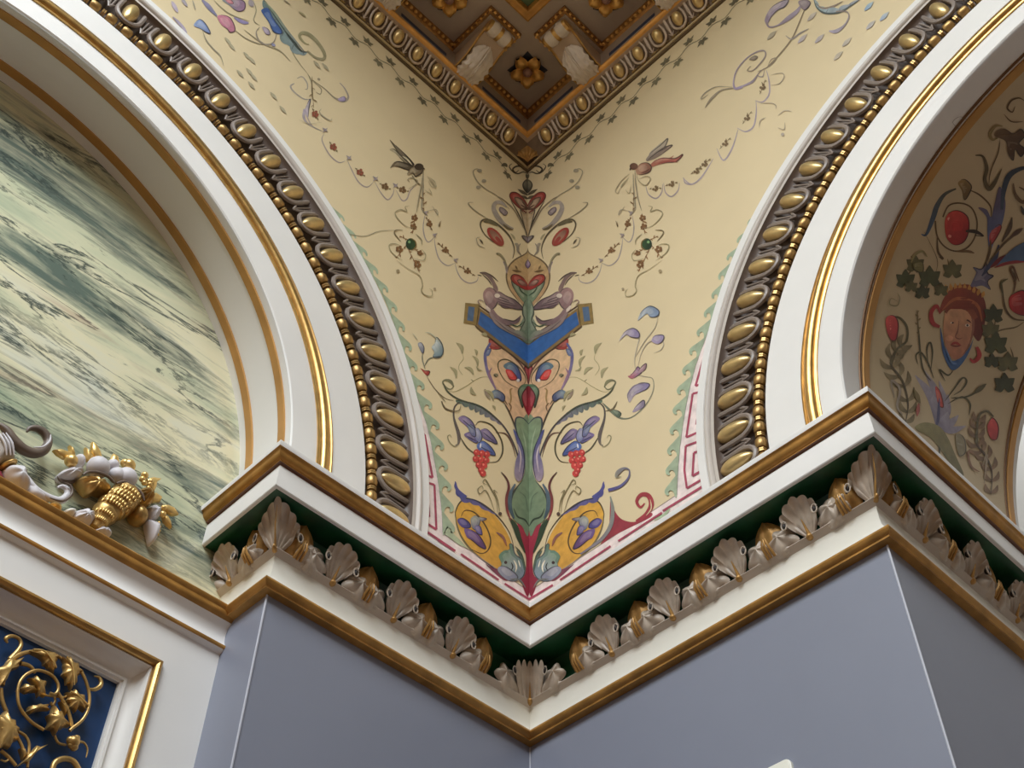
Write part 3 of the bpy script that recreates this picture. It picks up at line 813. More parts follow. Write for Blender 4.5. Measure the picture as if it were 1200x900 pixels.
    def both(s, name, side='L', label=None):
        s.make(name, side, WL if side == 'L' else WR, False, label)
        s.make(name, side, WR if side == 'L' else WL, True, label)
# ---- pigments
RED, DRED, GRN, DGRN, BLU, PUR, MAU, OCH, OLV, DK, LIL, BEI = (158, 46, 40), (112, 36, 34), (124, 140, 106), (62, 84, 58), (66, 84, 142), (112, 98, 148), (150, 116, 116), (204, 152, 52), (142, 134, 100), (66, 56, 40), (166, 150, 158), (206, 174, 130)
CRM = (216, 203, 160)
# ---- 1: finial under the ceiling, red wings, scrolls (read on the left wall, repeated on the right)
p = Paint().crop(480, 190, 4.2857)
p.stroke([(597, 62), (588, 40), (560, 22), (535, 22), (518, 36), (532, 52), (548, 40)], 8, DK).stroke([(597, 62), (570, 50), (545, 58), (520, 50), (500, 22), (515, 8)], 6, DK)
p.stroke([(585, 60), (592, 85)], 12, (96, 88, 66)).stroke([(460, 20), (478, 12), (490, 24)], 16, (100, 94, 70))
p.blob([(597, 88), (577, 95), (568, 118), (580, 145), (597, 154)], (104, 98, 74), (60, 56, 44))
p.leaf(592, 166, 542, 136, 16, (88, 78, 58)).leaf(594, 185, 560, 168, 14, (88, 78, 58))
p.blob([(597, 264), (562, 242), (522, 206), (503, 174), (510, 154), (536, 154), (566, 176), (592, 216)], (120, 60, 46), RED)
p.blob([(597, 258), (566, 236), (538, 204), (528, 180), (550, 182), (574, 202), (594, 232)], (186, 156, 120), (150, 118, 92))
for q in ((556, 214), (548, 232), (562, 196)): p.stroke([(597, 240), q], 7, (96, 66, 50))
p.blob([(597, 262), (575, 260), (556, 240), (572, 310), (588, 372), (597, 380)], (178, 152, 112))
p.stroke([(590, 372), (572, 318), (540, 250), (508, 196)], 6, DK).stroke([(597, 160), (597, 290), (597, 420)], 7, (70, 60, 46), taper=False)
p.stroke([(582, 352), (556, 300), (520, 236), (470, 190), (440, 172)], 6, (140, 122, 96))
p.stroke([(520, 336), (478, 318), (440, 274), (421, 232), (432, 205), (462, 206), (486, 226)], [8, 20, 24, 22, 18, 16, 6], (150, 138, 126), (168, 156, 146))
p.blob([(452, 226), (470, 232), (490, 254), (478, 268), (462, 258), (448, 244)], (122, 106, 112), (140, 124, 126)); p.stroke([(518, 340), (490, 332), (468, 312)], 12, (104, 88, 60))
p.stroke([(500, 236), (440, 172), (384, 138), (344, 104), (322, 66), (320, 44), (340, 34), (362, 52)], 5, (158, 146, 118))
for x, y in ((372, 96), (344, 128), (350, 44)): p.disc(x, y, 12, (150, 140, 118), ry=9)
p.disc(430, 376, 58, (150, 60, 46), RED, ry=26, rot=.85).disc(430, 374, 42, (176, 140, 116), (130, 84, 66), ry=15, rot=.85).disc(444, 392, 22, (150, 52, 44), ry=9, rot=.85)
p.stroke([(516, 486), (524, 436), (502, 376), (454, 324), (402, 292), (366, 292), (354, 318), (374, 362), (420, 404)], 8, (86, 74, 52))
p.stroke([(440, 320), (400, 300), (370, 300)], 16, (100, 92, 64)).stroke([(400, 290), (346, 258), (308, 228), (294, 206), (318, 204)], 5, (150, 138, 110))
p.stroke([(378, 432), (346, 418), (334, 386), (354, 378)], 5, (160, 148, 122)).leaf(350, 388, 368, 412, 9, (92, 80, 60))
p.stroke([(545, 456), (540, 420), (528, 410)], 14, (150, 140, 120)).stroke([(560, 470), (540, 440), (555, 410)], 9, (140, 128, 112)).stroke([(505, 360), (520, 375), (528, 390)], 8, (170, 158, 120))
p.stroke([(486, 540), (478, 500), (456, 468), (436, 460), (440, 470)], 9, (140, 130, 98)).blob([(597, 410), (580, 396), (562, 374), (574, 372), (597, 384)], (120, 104, 104), (96, 82, 82))
p.both('painted_finial')
# ---- 2: vase with red lobes
p = Paint().crop(480, 190, 4.2857)
p.blob([(598, 410), (588, 456), (530, 490), (498, 526), (488, 580), (506, 640), (545, 692), (598, 724)], (186, 158, 104), (180, 140, 100))
p.stroke([(597, 400), (588, 454), (530, 490), (496, 528), (486, 580), (503, 640), (552, 706)], 8, (112, 92, 62)).stroke([(488, 560), (484, 520), (470, 500)], 13, (150, 132, 130))
p.blob([(598, 722), (560, 690), (522, 632), (512, 596), (536, 608), (572, 640), (598, 648)], GRN, (108, 122, 96))
p.blob([(598, 642), (562, 634), (526, 610), (508, 586), (520, 566), (556, 572), (586, 602)], RED, (150, 44, 36)); p.blob([(590, 624), (560, 618), (540, 598), (556, 592), (580, 606)], (120, 70, 60), (150, 110, 90))
p.stroke([(545, 620), (560, 650), (590, 672)], 7, DGRN).blob([(598, 486), (580, 516), (598, 536)], (134, 106, 130)).leaf(560, 552, 512, 544, 12, (120, 92, 56)).leaf(540, 540, 528, 520, 9, (120, 92, 56))
p.blob([(598, 700), (572, 712), (566, 760), (576, 800), (548, 866), (598, 905)], (116, 130, 104), (96, 108, 86)); p.stroke([(575, 800), (540, 826), (500, 810)], 6, DGRN)
p.stroke([(597, 420), (597, 640), (597, 900)], 6, (60, 58, 46), taper=False).stroke([(590, 890), (556, 860), (520, 850)], 18, (110, 122, 98), (140, 132, 120))
p.both('painted_vase')
# ---- 3: winged griffin beside the vase
p = Paint().crop(480, 190, 4.2857)
p.stroke([(352, 556), (380, 560), (402, 578), (420, 606), (432, 640), (420, 664)], [5, 16, 18, 18, 24, 26], (96, 78, 72), (150, 118, 112)); p.stroke([(380, 556), (410, 570), (444, 600)], 7, (80, 66, 56)).stroke([(362, 562), (395, 592), (412, 620)], 6, (88, 70, 62))
p.blob([(372, 650), (396, 630), (430, 648), (442, 690), (430, 724), (402, 744), (382, 714), (369, 680)], (160, 122, 118), (128, 98, 100)); p.blob([(384, 720), (408, 742), (402, 756), (384, 740)], (206, 186, 170))
p.blob([(424, 668), (446, 650), (482, 672), (528, 694), (568, 736), (540, 740), (508, 734), (470, 732), (440, 704)], (140, 112, 112), (100, 78, 84))
for y, x2 in ((690, 500), (702, 520), (714, 540), (726, 520)): p.stroke([(440, y-14), (480, y), (x2, y+12)], 5, (82, 62, 68))
p.disc(438, 672, 14, (212, 196, 178), ry=11); p.stroke([(410, 742), (436, 782), (488, 808), (536, 802), (556, 772)], [16, 26, 24, 18, 4], (138, 108, 108), (96, 74, 78)).stroke([(470, 788), (520, 800), (548, 780)], 7, (72, 56, 60))
p.stroke([(400, 756), (440, 810), (512, 852), (588, 892)], [14, 24, 26, 16], (140, 116, 114), (122, 112, 102)).stroke([(360, 720), (342, 704), (352, 694), (376, 706)], 5, (150, 122, 112)); p.stroke([(430, 796), (490, 846), (560, 880)], 5, (92, 76, 76))
p.both('painted_griffin')
# ---- 4: blue chevron band
p = Paint().crop(400, 300, 3)
p.blob([(478, 178), (658, 300), (658, 394), (470, 246)], (128, 100, 56), smooth=False).blob([(489, 196), (658, 316), (658, 380), (480, 240)], (36, 86, 150), (44, 96, 160), smooth=False)
p.blob([(435, 165), (484, 170), (474, 244), (429, 237)], (136, 110, 58), smooth=False).blob([(446, 178), (468, 181), (462, 231), (441, 227)], (70, 96, 128), smooth=False)
p.stroke([(484, 172), (474, 244)], 3, (70, 54, 30)).stroke([(484, 176), (658, 296)], 4, (84, 54, 40), taper=False).stroke([(470, 248), (658, 396)], 4, (84, 64, 40), taper=False)
p.stroke([(657, 300), (657, 392)], 4, (60, 110, 170))
p.both('painted_chevron', label='blue painted chevron band bent across the corner')
# ---- 5: shield, buds and green vase below the chevron
p = Paint().crop(480, 390, 4.2857)
p.blob([(402, 34), (386, 100), (380, 168), (404, 238), (452, 300), (484, 372), (530, 470), (565, 452), (598, 470), (598, 160), (560, 124), (480, 62)], (212, 176, 132), (206, 164, 126))
p.blob([(400, 28), (462, 74), (408, 82)], (150, 48, 42)).blob([(598, 165), (576, 172), (588, 220), (598, 262)], (150, 40, 44), smooth=True)
p.stroke([(404, 52), (380, 104), (384, 168), (402, 222), (432, 284)], [10, 16, 14, 16, 8], (76, 84, 140), (140, 112, 140)).blob([(380, 110), (392, 84), (408, 84), (396, 116)], (96, 110, 150)).stroke([(412, 176), (398, 210), (420, 260)], 9, (140, 100, 120))
p.stroke([(596, 250), (576, 190), (540, 140), (486, 92), (420, 62)], 7, (110, 70, 50)).stroke([(548, 282), (484, 246), (448, 190), (446, 148), (482, 134), (532, 160), (572, 204), (582, 244), (560, 272)], 6, (92, 84, 52))
p.blob([(470, 168), (500, 148), (536, 168), (556, 210), (556, 242), (528, 222), (500, 196)], (96, 122, 130), (56, 66, 130)).blob([(482, 186), (512, 192), (538, 232), (506, 236), (488, 212)], (206, 58, 52)).disc(544, 240, 8, (214, 208, 200))
p.disc(432, 214, 12, (120, 112, 84), ry=9).stroke([(420, 210), (436, 226)], 5, DK)
p.blob([(598, 262), (566, 262), (544, 292), (552, 336), (566, 376), (572, 322), (598, 284)], (84, 116, 84), DGRN).blob([(598, 414), (572, 366), (562, 322), (578, 286), (598, 276)], (150, 26, 38), (120, 20, 32))
p.stroke([(500, 368), (508, 330), (504, 290), (516, 280)], 8, (150, 120, 70)).stroke([(490, 362), (470, 330), (462, 300)], 6, (120, 100, 70))
p.blob([(408, 300), (436, 288), (474, 316), (468, 346), (440, 330), (420, 330)], (110, 130, 140), (64, 70, 110)).stroke([(466, 342), (498, 398), (530, 478), (548, 540)], 7, DK).stroke([(500, 400), (508, 372), (494, 352)], 6, (120, 90, 60)).stroke([(376, 284), (386, 312), (404, 336)], 13, (140, 116, 106), (150, 140, 110))
p.blob([(598, 460), (566, 428), (536, 430), (530, 474), (546, 540), (570, 600), (578, 680), (562, 742), (524, 796), (508, 842), (516, 930), (560, 970), (598, 990)], (124, 142, 108), (112, 130, 100))
p.stroke([(598, 462), (566, 430), (534, 430), (530, 474), (548, 546), (574, 612)], 8, (52, 62, 72)).stroke([(566, 742), (526, 794), (508, 846), (514, 920)], 8, (52, 60, 50)); p.stroke([(560, 480), (580, 560), (588, 700)], 6, (150, 164, 132)).stroke([(550, 800), (580, 830), (590, 900)], 5, (90, 106, 82))
p.blob([(518, 486), (546, 526), (572, 592), (578, 656), (566, 726), (542, 748), (524, 712), (530, 648), (544, 588)], (62, 68, 130), (160, 138, 150)).stroke([(540, 560), (556, 620), (548, 700)], 8, (190, 172, 176)).stroke([(532, 500), (566, 580), (574, 660), (562, 736)], 6, (48, 46, 70))
p.both('painted_shield')
# ---- 6: acanthus branch with iris flower and red grapes
p = Paint().crop(480, 390, 4.2857)
p.acan([(232, 338), (300, 352), (360, 374), (412, 412), (462, 462)], 38, (86, 108, 88), (122, 112, 132), side=1, lobes=8)
p.stroke([(222, 268), (206, 284), (184, 276), (166, 250), (180, 238), (206, 246), (222, 272)], [4, 6, 8, 8, 10, 16, 4], (120, 116, 84)).stroke([(166, 252), (190, 296), (240, 332), (300, 350)], 9, (72, 74, 54)).stroke([(400, 396), (460, 456), (504, 522), (540, 610), (548, 680)], 9, (74, 66, 66))
p.stroke([(250, 348), (224, 376), (222, 430), (246, 512), (244, 556), (228, 566)], [6, 8, 10, 18, 10, 3], (70, 62, 56), (110, 96, 96)).stroke([(246, 512), (290, 580), (340, 614)], 7, (80, 74, 54)).stroke([(248, 540), (232, 572), (204, 556), (190, 524), (202, 514), (210, 528)], 5, (140, 132, 96))
p.stroke([(158, 344), (180, 382), (216, 392)], 9, (110, 96, 66)).stroke([(330, 466), (352, 446), (412, 466), (458, 536), (466, 598), (442, 644), (400, 652)], 8, (74, 66, 44)).stroke([(432, 502), (480, 508), (512, 556), (532, 626)], 7, (96, 62, 52))
for q, a, b in (([(244, 432), (270, 418), (310, 444), (332, 490), (316, 500), (280, 466)], (140, 118, 156), (100, 92, 140)), ([(272, 512), (304, 500), (336, 526), (336, 554), (300, 538)], (120, 100, 148), (90, 86, 136)),
                ([(354, 492), (384, 484), (420, 520), (438, 558), (404, 546), (368, 528)], (130, 112, 150), (84, 76, 120)), ([(336, 566), (366, 544), (408, 576), (428, 616), (384, 606), (350, 596)], (84, 110, 176), (60, 76, 140)),
                ([(322, 490), (344, 482), (362, 520), (350, 552), (332, 536)], (150, 150, 180), (110, 116, 160)), ([(290, 462), (322, 474), (330, 520), (306, 512)], (110, 130, 150), (96, 96, 140))): p.blob(q, a, b)
for a, b in (((262, 436), (322, 488)), ((286, 520), (332, 544)), ((366, 500), (424, 548)), ((350, 572), (416, 606))): p.stroke([a, b], 5, (62, 56, 96))
p.stroke([(356, 556), (352, 580)], 7, (220, 216, 220))
for i, (x, y) in enumerate([(335, 602), (361, 606), (386, 612), (330, 634), (356, 637), (383, 642), (345, 664), (372, 668), (357, 690), (366, 708)]):
    p.disc(x, y, 16, (212, 66, 60), (176, 34, 36)); p.disc(x-4, y-4, 5, (232, 120, 104))
p.both('painted_grape_branch')
# ---- 7: ochre medallion, dragon heads, red foot
p = Paint().crop(480, 540, 4.2857)
p.blob([(232, 262), (250, 214), (292, 194), (352, 212), (412, 256), (470, 330), (506, 400), (522, 470), (500, 540), (446, 556), (380, 512), (306, 448), (258, 380), (234, 312)], (214, 158, 54), (204, 148, 56))
p.stroke([(232, 300), (230, 258), (252, 210), (292, 192), (360, 214), (440, 278), (500, 360), (524, 440)], 8, (74, 58, 34)).stroke([(230, 262), (236, 320), (262, 386), (312, 452), (384, 512), (450, 560)], 9, (110, 98, 66))
p.acan([(232, 108), (244, 148), (276, 184), (336, 202), (392, 240), (440, 272)], 26, (66, 66, 132), (110, 100, 140), side=1, lobes=6)
p.stroke([(228, 104), (240, 150), (280, 188)], [4, 18, 26], (78, 72, 140), (70, 74, 140))
p.stroke([(258, 280), (278, 250), (330, 264), (382, 330), (406, 400), (392, 450), (358, 466), (312, 446)], 7, (84, 62, 34))
for q, a, b in (([(238, 300), (262, 288), (296, 310), (302, 336), (262, 334)], (92, 76, 140), (66, 60, 120)), ([(274, 342), (312, 350), (352, 382), (382, 440), (352, 432), (310, 398), (286, 384)], (110, 84, 140), (84, 50, 96)),
                ([(306, 292), (330, 276), (352, 296), (346, 326), (326, 348), (308, 326)], (150, 152, 140), (110, 110, 130)), ([(346, 284), (386, 292), (360, 304)], (140, 140, 130), (100, 84, 110)), ([(326, 330), (352, 330), (362, 372), (334, 360)], (120, 108, 150), (84, 70, 130))): p.blob(q, a, b)
p.stroke([(434, 360), (468, 386), (486, 430)], 13, (124, 84, 92), (150, 90, 60))
p.blob([(598, 668), (560, 612), (520, 596), (470, 600), (380, 520), (420, 540), (500, 560), (598, 600)], (150, 40, 60), (110, 60, 80))
p.blob([(598, 338), (576, 300), (546, 286), (540, 322), (562, 402), (582, 484), (580, 562), (562, 612), (598, 672)], (164, 40, 62), (140, 34, 54))
p.blob([(446, 480), (472, 452), (500, 448), (500, 420), (514, 424), (528, 470), (566, 502), (578, 544), (562, 588), (516, 606), (470, 588), (440, 552), (460, 520)], (96, 128, 104), (126, 136, 150))
p.blob([(440, 548), (470, 530), (520, 560), (540, 590), (490, 600)], (150, 150, 166), (120, 122, 140)); p.stroke([(536, 452), (566, 500), (574, 552)], 12, (76, 96, 84)).stroke([(520, 500), (534, 530), (530, 560)], 8, (226, 216, 190)).stroke([(508, 512), (516, 534), (506, 556)], 6, (40, 44, 40)).stroke([(544, 500), (554, 536)], 6, (230, 220, 196)).disc(480, 512, 8, (60, 40, 44))
p.stroke([(500, 596), (550, 600), (580, 640)], 8, (110, 110, 104)).stroke([(500, 288), (528, 332), (548, 390), (578, 462)], [8, 26, 22, 6], (44, 62, 40)).stroke([(526, 430), (560, 470), (580, 540)], 6, (70, 86, 66))
p.stroke([(598, 332), (576, 298), (540, 282), (520, 240)], 9, (46, 58, 40)).stroke([(528, 118), (504, 168), (500, 228), (522, 292)], [8, 18, 22, 8], (84, 104, 120), (60, 80, 90)).stroke([(458, 58), (484, 90), (496, 132), (484, 190), (488, 250), (506, 300)], [3, 8, 12, 14, 12, 4], (70, 34, 34), (150, 54, 56))
p.stroke([(424, 258), (402, 190), (378, 150), (352, 168), (340, 146), (362, 128), (366, 146)], 5, (124, 112, 76)).stroke([(440, 262), (430, 190), (400, 130), (378, 96), (366, 112), (392, 124)], 5, (124, 112, 76)).stroke([(450, 262), (440, 200), (420, 150), (440, 164)], 5, (124, 112, 76)).disc(452, 268, 9, (80, 60, 50))
p.both('painted_medallion')
# ---- 8: olive sprays beside the shield
p = Paint().crop(480, 380, 6.4286)
p.stroke([(600, 400), (540, 400), (480, 430), (420, 470), (340, 508), (270, 500)], 5, (160, 148, 100)).stroke([(400, 385), (370, 340), (376, 300), (404, 262), (396, 220)], 5, (164, 152, 108)).stroke([(480, 430), (460, 415)], 5, OLV)
for x0, y0, x1, y1, w in ((396, 222, 348, 140, 30), (350, 405, 302, 322, 26), (480, 380, 412, 326, 26), (510, 322, 470, 238, 22), (500, 320, 548, 350, 14), (500, 234, 486, 190, 20), (460, 476, 500, 534, 28), (630, 580, 556, 496, 26), (640, 650, 618, 612, 14), (580, 92, 536, 80, 26)): p.leaf(x0, y0, x1, y1, w, (150, 142, 104), (170, 158, 116), .2)
p.both('painted_spray')
# ---- pink and red key border and green wave border along the arches and over the cornice
PINK, KEY, WAVE = (226, 208, 203), (164, 60, 84), (150, 162, 134)
BASE = {'L': [(386, 240), (400, 262), (414, 284), (428, 307), (441, 331), (453, 356), (463, 382), (471, 407), (480, 440), (490, 468), (501, 500), (508, 533), (514, 567), (518, 600), (519, 624)],
        'R': [(918, 205), (900, 235), (884, 262), (868, 290), (855, 315), (845, 345), (835, 372), (826, 398), (816, 425), (808, 455), (802, 485), (797, 520), (794, 555), (793, 580)]}
for side in 'LR':
    W_ = WL if side == 'L' else WR; B = BASE[side]; sg = 1 if side == 'L' else -1
    p = Paint()
    c, z0, rin = ARCH[side]; inner = [archpt(c, z0, 1.178, a) for a in (0, .1, .2, .3, .4, .5, .58)]
    inner = [wall_px(side, *q) for q in [(inner[0][0], ZTOP+.01)]+inner]
    if side == 'L': p.blob(B[6:]+[(620, 694), (620, 738)]+inner, PINK, smooth=False)
    else: p.blob(B[6:]+[(760, 602), (620, 694), (620, 738)]+inner, PINK, smooth=False)
    p.stroke(B, 1.1, (96, 100, 82), taper=False)
    p.stroke([(519, 624), (620, 693)] if side == 'L' else [(793, 580), (760, 602), (620, 693)], 1.0, (150, 130, 120), taper=False)
    def ln(q, k, ox, oy, w=2.5):
        q = [(ox+x/k, oy+y/k) for x, y in q]
        for a, b in zip(q, q[1:]): p.stroke([a, b], w, KEY, taper=False, n=1)
    if side == 'L':
        ln([(805, 350), (868, 605)], 6, 350, 400); ln([(860, 50), (884, 56), (940, 360), (885, 335)], 6, 350, 500)
        ln([(885, 390), (952, 410), (966, 725), (880, 670)], 6, 350, 500); ln([(888, 440), (900, 440), (915, 636), (882, 618)], 6, 350, 500); ln([(860, 715), (1098, 876)], 6, 350, 500)
        for a, b in (((600, 698), (475, 618)), ((445, 600), (255, 470)), ((226, 456), (140, 400))): ln([a, b], 4.2857, 480, 540, 2.2)
    else:
        ln([(212, 0), (190, 56)], 3.75, 780, 380); ln([(186, 88), (132, 272), (162, 262)], 3.75, 780, 380); ln([(160, 296), (120, 306), (92, 498), (165, 466)], 3.75, 780, 380)
        ln([(160, 348), (150, 352), (136, 442), (165, 430)], 3.75, 780, 380); ln([(168, 508), (90, 536), (84, 640), (95, 722), (180, 672)], 3.75, 780, 380); ln([(165, 553), (126, 566), (120, 668), (168, 640)], 3.75, 780, 380)
        ln([(-10, 822), (180, 704)], 3.75, 780, 380)
        for a, b in (((600, 698), (722, 625)), ((758, 600), (1012, 430)), ((1050, 405), (1270, 262))): ln([a, b], 4.2857, 480, 540, 2.2)
    p.make('painted_key_border', side, W_, label='pink band with a red key pattern')
    p = Paint(); q = cr(B+[(519.5, 650) if side == 'L' else (792, 606)], False, 8); L = [0]
    for a, b in zip(q, q[1:]): L.append(L[-1]+math.hypot(b[0]-a[0], b[1]-a[1]))
    def at(t):
        t = max(0, min(L[-1], t))
        for i in range(len(L)-1):
            if L[i+1] >= t:
                f = (t-L[i])/((L[i+1]-L[i]) or 1); a, b = q[i], q[i+1]; h = math.hypot(b[0]-a[0], b[1]-a[1]) or 1
                return (a[0]+(b[0]-a[0])*f, a[1]+(b[1]-a[1])*f), ((b[1]-a[1])/h*sg, -(b[0]-a[0])/h*sg)
    LE = L[-1]-26; n = round(LE/24.2); st_ = LE/n
    for k in range(n):
        H = 5+8*min(1, (k+1)/n*1.4)
        def pt(f, hh):
            (x, y), (nx, ny) = at((k+f)*st_); return (x+nx*hh*H, y+ny*hh*H)
        g0, g1 = WAVE, (158, 176, 146)
        p.blob([pt(0, -.06), pt(.55, -.06), pt(1.12, -.06), pt(1.10, .10), pt(.93, .20), pt(.81, .40), pt(.82, .62), pt(.92, .72), pt(1.0, .62), pt(1.07, .74), pt(1.01, .95), pt(.86, 1.05), pt(.68, .92), pt(.45, .60), pt(.2, .28)], g0, g1, n=3, model=False)
    p.make('painted_wave_border', side, W_, label='green running wave border')
# green tail of the wave border along the cornice, and the red scroll on the right
p = Paint().crop(480, 540, 4.2857)
p.blob([(168, 366), (186, 330), (222, 372), (262, 412), (292, 444), (244, 422)], (160, 172, 140), (176, 186, 146), smooth=False)
p.make('painted_wave_border', 'L', WL)
p = Paint().crop(480, 540, 4.2857)
p.blob([(1010, 190), (1030, 250), (1070, 296), (1140, 306), (1210, 262), (1210, 285), (1100, 340), (1030, 376), (960, 420), (1000, 350)], (156, 44, 62), (140, 40, 52))
p.stroke([(1140, 306), (1190, 270), (1216, 220), (1200, 176), (1164, 172), (1142, 204), (1160, 234), (1182, 214)], [16, 22, 26, 24, 20, 16, 12, 6], (160, 46, 56)); p.stroke([(1190, 276), (1215, 240), (1210, 195)], 6, (210, 190, 150)).stroke([(1010, 180), (1022, 250), (1010, 330), (960, 400), (860, 470)], [6, 18, 20, 16, 8], (130, 134, 122), (120, 110, 120))
p.stroke([(1230, 300), (1280, 275), (1310, 240)], 14, (160, 176, 140)).stroke([(1000, 150), (1060, 130), (1100, 90), (1106, 50), (1080, 40), (1050, 60), (1040, 84), (1066, 80)], [16, 14, 10, 7, 12, 22, 8, 3], (74, 72, 136), (150, 144, 112))
p.make('painted_scroll', 'R', WR)
# ---- ivy border under the ceiling cornice
for side in 'LR':
    p = Paint('SZ'); ivy = (116, 108, 80); s = .10; k = 0; rnd = random.Random(3)
    pts = []
    while s < 2.35: pts.append((s, 3.668+.012*(1 if k % 2 else -1))); s += .048; k += 1
    p.stroke(pts, .006, (130, 122, 92), taper=False, n=3)
    for k, (s, z) in enumerate(pts):
        e = 1 if k % 2 else -1; cx_, cz_ = s+rnd.uniform(-.006, .006), z+e*.022; r = .0135
        colr = mixc(ivy, (92, 86, 64), rnd.random())
        for j in range(5):
            a = PI/2*e+(j-2)*1.0; p.leaf(cx_, cz_-e*.006, cx_+r*1.9*math.cos(a)*(1 if j in (1, 2, 3) else .7), cz_+r*2.0*math.sin(a), .014, colr, mixc(colr, (150, 140, 108), .4))
    p.make('painted_ivy_border', side, WL if side == 'L' else WR, label='border of small olive ivy leaves')
# ---- garland between griffin and bird
p = Paint().crop(480, 190, 4.2857); G = (160, 146, 140); SP = (120, 88, 52)
p.stroke([(345, 572), (336, 598), (300, 608), (262, 588), (238, 548), (228, 508)], 6, G).stroke([(228, 506), (190, 520), (150, 490), (130, 430), (124, 378)], 6, G).stroke([(124, 376), (94, 402), (74, 372), (68, 318), (78, 262)], 6, G)
p.stroke([(362, 572), (340, 566)], 5, DK)
for x0, y0, x1, y1 in ((330, 572, 246, 520), (214, 478, 140, 404), (112, 344, 82, 276)):
    p.sprig(x0, y0, x1, y1, 5, 15, SP)
    p.trefoil((x0+x1)/2, (y0+y1)/2, 11, (132, 92, 52), 4)
for x, y in ((230, 500), (124, 374), (80, 262)): p.leaf(x-10, y-4, x+14, y-14, 9, (150, 136, 134)).leaf(x-8, y-14, x+8, y+8, 8, (150, 136, 134))
p.stroke([(78, 262), (60, 230), (66, 140), (68, 60)], 7, (150, 138, 112)).sprig(70, 250, 66, 150, 4, 12, SP)
p.stroke([(90, 80), (120, 110), (128, 128), (96, 92)], 4, (176, 164, 130)).stroke([(80, 250), (130, 240), (140, 268), (112, 222)], 4, (170, 158, 132)).stroke([(150, 300), (146, 326), (156, 296)], 5, (140, 116, 80))
p.both('painted_garland')
# ---- hanging jewel
p = Paint().crop(420, 150, 4.5); J = (134, 92, 50)
p.sprig(300, 450, 284, 560, 4, 18, J).trefoil(296, 474, 12, J).trefoil(290, 520, 12, J)
p.sprig(260, 590, 216, 570, 3, 13, J).sprig(250, 620, 196, 690, 4, 14, J).sprig(262, 640, 320, 760, 5, 14, J).sprig(296, 640, 340, 670, 3, 12, J).trefoil(214, 640, 13, J).trefoil(310, 720, 13, J).trefoil(322, 660, 10, J)
p.disc(274, 613, 26, (44, 76, 40), (24, 48, 30), ry=30).stroke([(274, 585), (298, 600), (300, 630), (280, 645)], 6, (120, 90, 40)).disc(266, 603, 7, (120, 160, 104))
p.stroke([(230, 540), (194, 542), (190, 560), (222, 600)], 6, (120, 104, 70)).stroke([(230, 700), (176, 660), (160, 620), (190, 612), (216, 620)], 5, (160, 148, 110)).stroke([(200, 700), (260, 744), (320, 780), (336, 830), (330, 860), (352, 884), (384, 888), (386, 860), (372, 850)], 5, (156, 142, 104))
p.stroke([(300, 530), (250, 520), (206, 480), (192, 448), (220, 432), (254, 442), (244, 418), (266, 412)], 5, (160, 148, 112)).stroke([(300, 560), (330, 590), (332, 618)], 5, (150, 138, 104)).stroke([(290, 690), (340, 700), (352, 670), (330, 640)], 4, (160, 148, 112)).disc(206, 756, 9, (150, 132, 96)).disc(400, 850, 7, (170, 150, 116))
p.both('painted_jewel')
# ---- swallow on the left wall
p = Paint().crop(420, 150, 4.5); B1, B2 = (104, 90, 66), (70, 58, 42)
p.blob([(164, 62), (196, 92), (240, 134), (276, 172), (292, 196), (262, 186), (228, 160), (200, 120)], B1, B2).blob([(164, 116), (186, 112), (226, 150), (262, 184), (240, 180), (196, 136)], (168, 154, 122), (140, 126, 96)).stroke([(232, 150), (256, 166), (282, 196)], 8, (200, 188, 154))
p.blob([(166, 214), (184, 186), (214, 178), (262, 194), (296, 210), (282, 226), (240, 216), (204, 204), (178, 206)], (120, 106, 78), B2)
p.blob([(256, 240), (284, 208), (318, 196), (338, 214), (330, 240), (300, 256), (286, 240), (264, 250)], (150, 132, 100), (100, 84, 62)).disc(318, 206, 24, B2, (60, 46, 34), ry=18).leaf(334, 210, 350, 220, 9, B2)
p.stroke([(342, 222), (334, 290), (318, 372), (304, 446)], 8, (150, 136, 106)).stroke([(280, 250), (312, 292), (326, 300)], 7, (120, 104, 74)).stroke([(270, 286), (258, 274), (280, 264), (310, 280), (300, 300), (262, 324)], 5, (150, 138, 108))
p.stroke([(360, 256), (396, 280), (408, 312), (384, 310), (366, 280)], 4, (178, 166, 132)).stroke([(350, 330), (384, 350), (370, 320)], 4, (170, 158, 124)); p.make('painted_bird', 'L', WL, label='brown painted swallow holding a garland ribbon')
# ---- red-tailed bird on the right wall
p = Paint().crop(660, 150, 4.5)
p.blob([(436, 168), (460, 136), (510, 94), (552, 56), (536, 100), (500, 140), (458, 172)], (140, 124, 112), (176, 162, 138)).blob([(440, 176), (480, 140), (534, 104), (576, 92), (540, 124), (490, 160)], (120, 104, 92), (150, 128, 110)).stroke([(450, 166), (500, 128), (550, 104)], 5, (84, 70, 64))
p.blob([(452, 210), (480, 176), (530, 160), (590, 162), (632, 140), (600, 176), (546, 184), (500, 196)], (160, 96, 76), (176, 96, 80)).stroke([(500, 188), (560, 176), (606, 182)], 6, (150, 70, 60))
p.blob([(384, 218), (410, 190), (446, 186), (466, 206), (456, 232), (420, 246), (392, 244)], (176, 132, 104), (140, 92, 72)).disc(374, 204, 22, (120, 82, 62), (90, 58, 42), ry=18).leaf(360, 208, 352, 226, 9, (80, 60, 44)).stroke([(410, 240), (440, 230), (462, 214)], 7, (110, 64, 52))
p.stroke([(380, 226), (384, 290), (396, 370), (416, 440)], 7, (150, 134, 108)).stroke([(388, 240), (400, 280), (436, 304), (462, 270), (440, 256), (404, 270)], 5, (160, 146, 112)).stroke([(350, 244), (310, 280), (278, 330), (290, 346), (300, 320)], 5, (170, 154, 120)).stroke([(330, 326), (350, 346), (360, 300)], 4, (170, 156, 122))
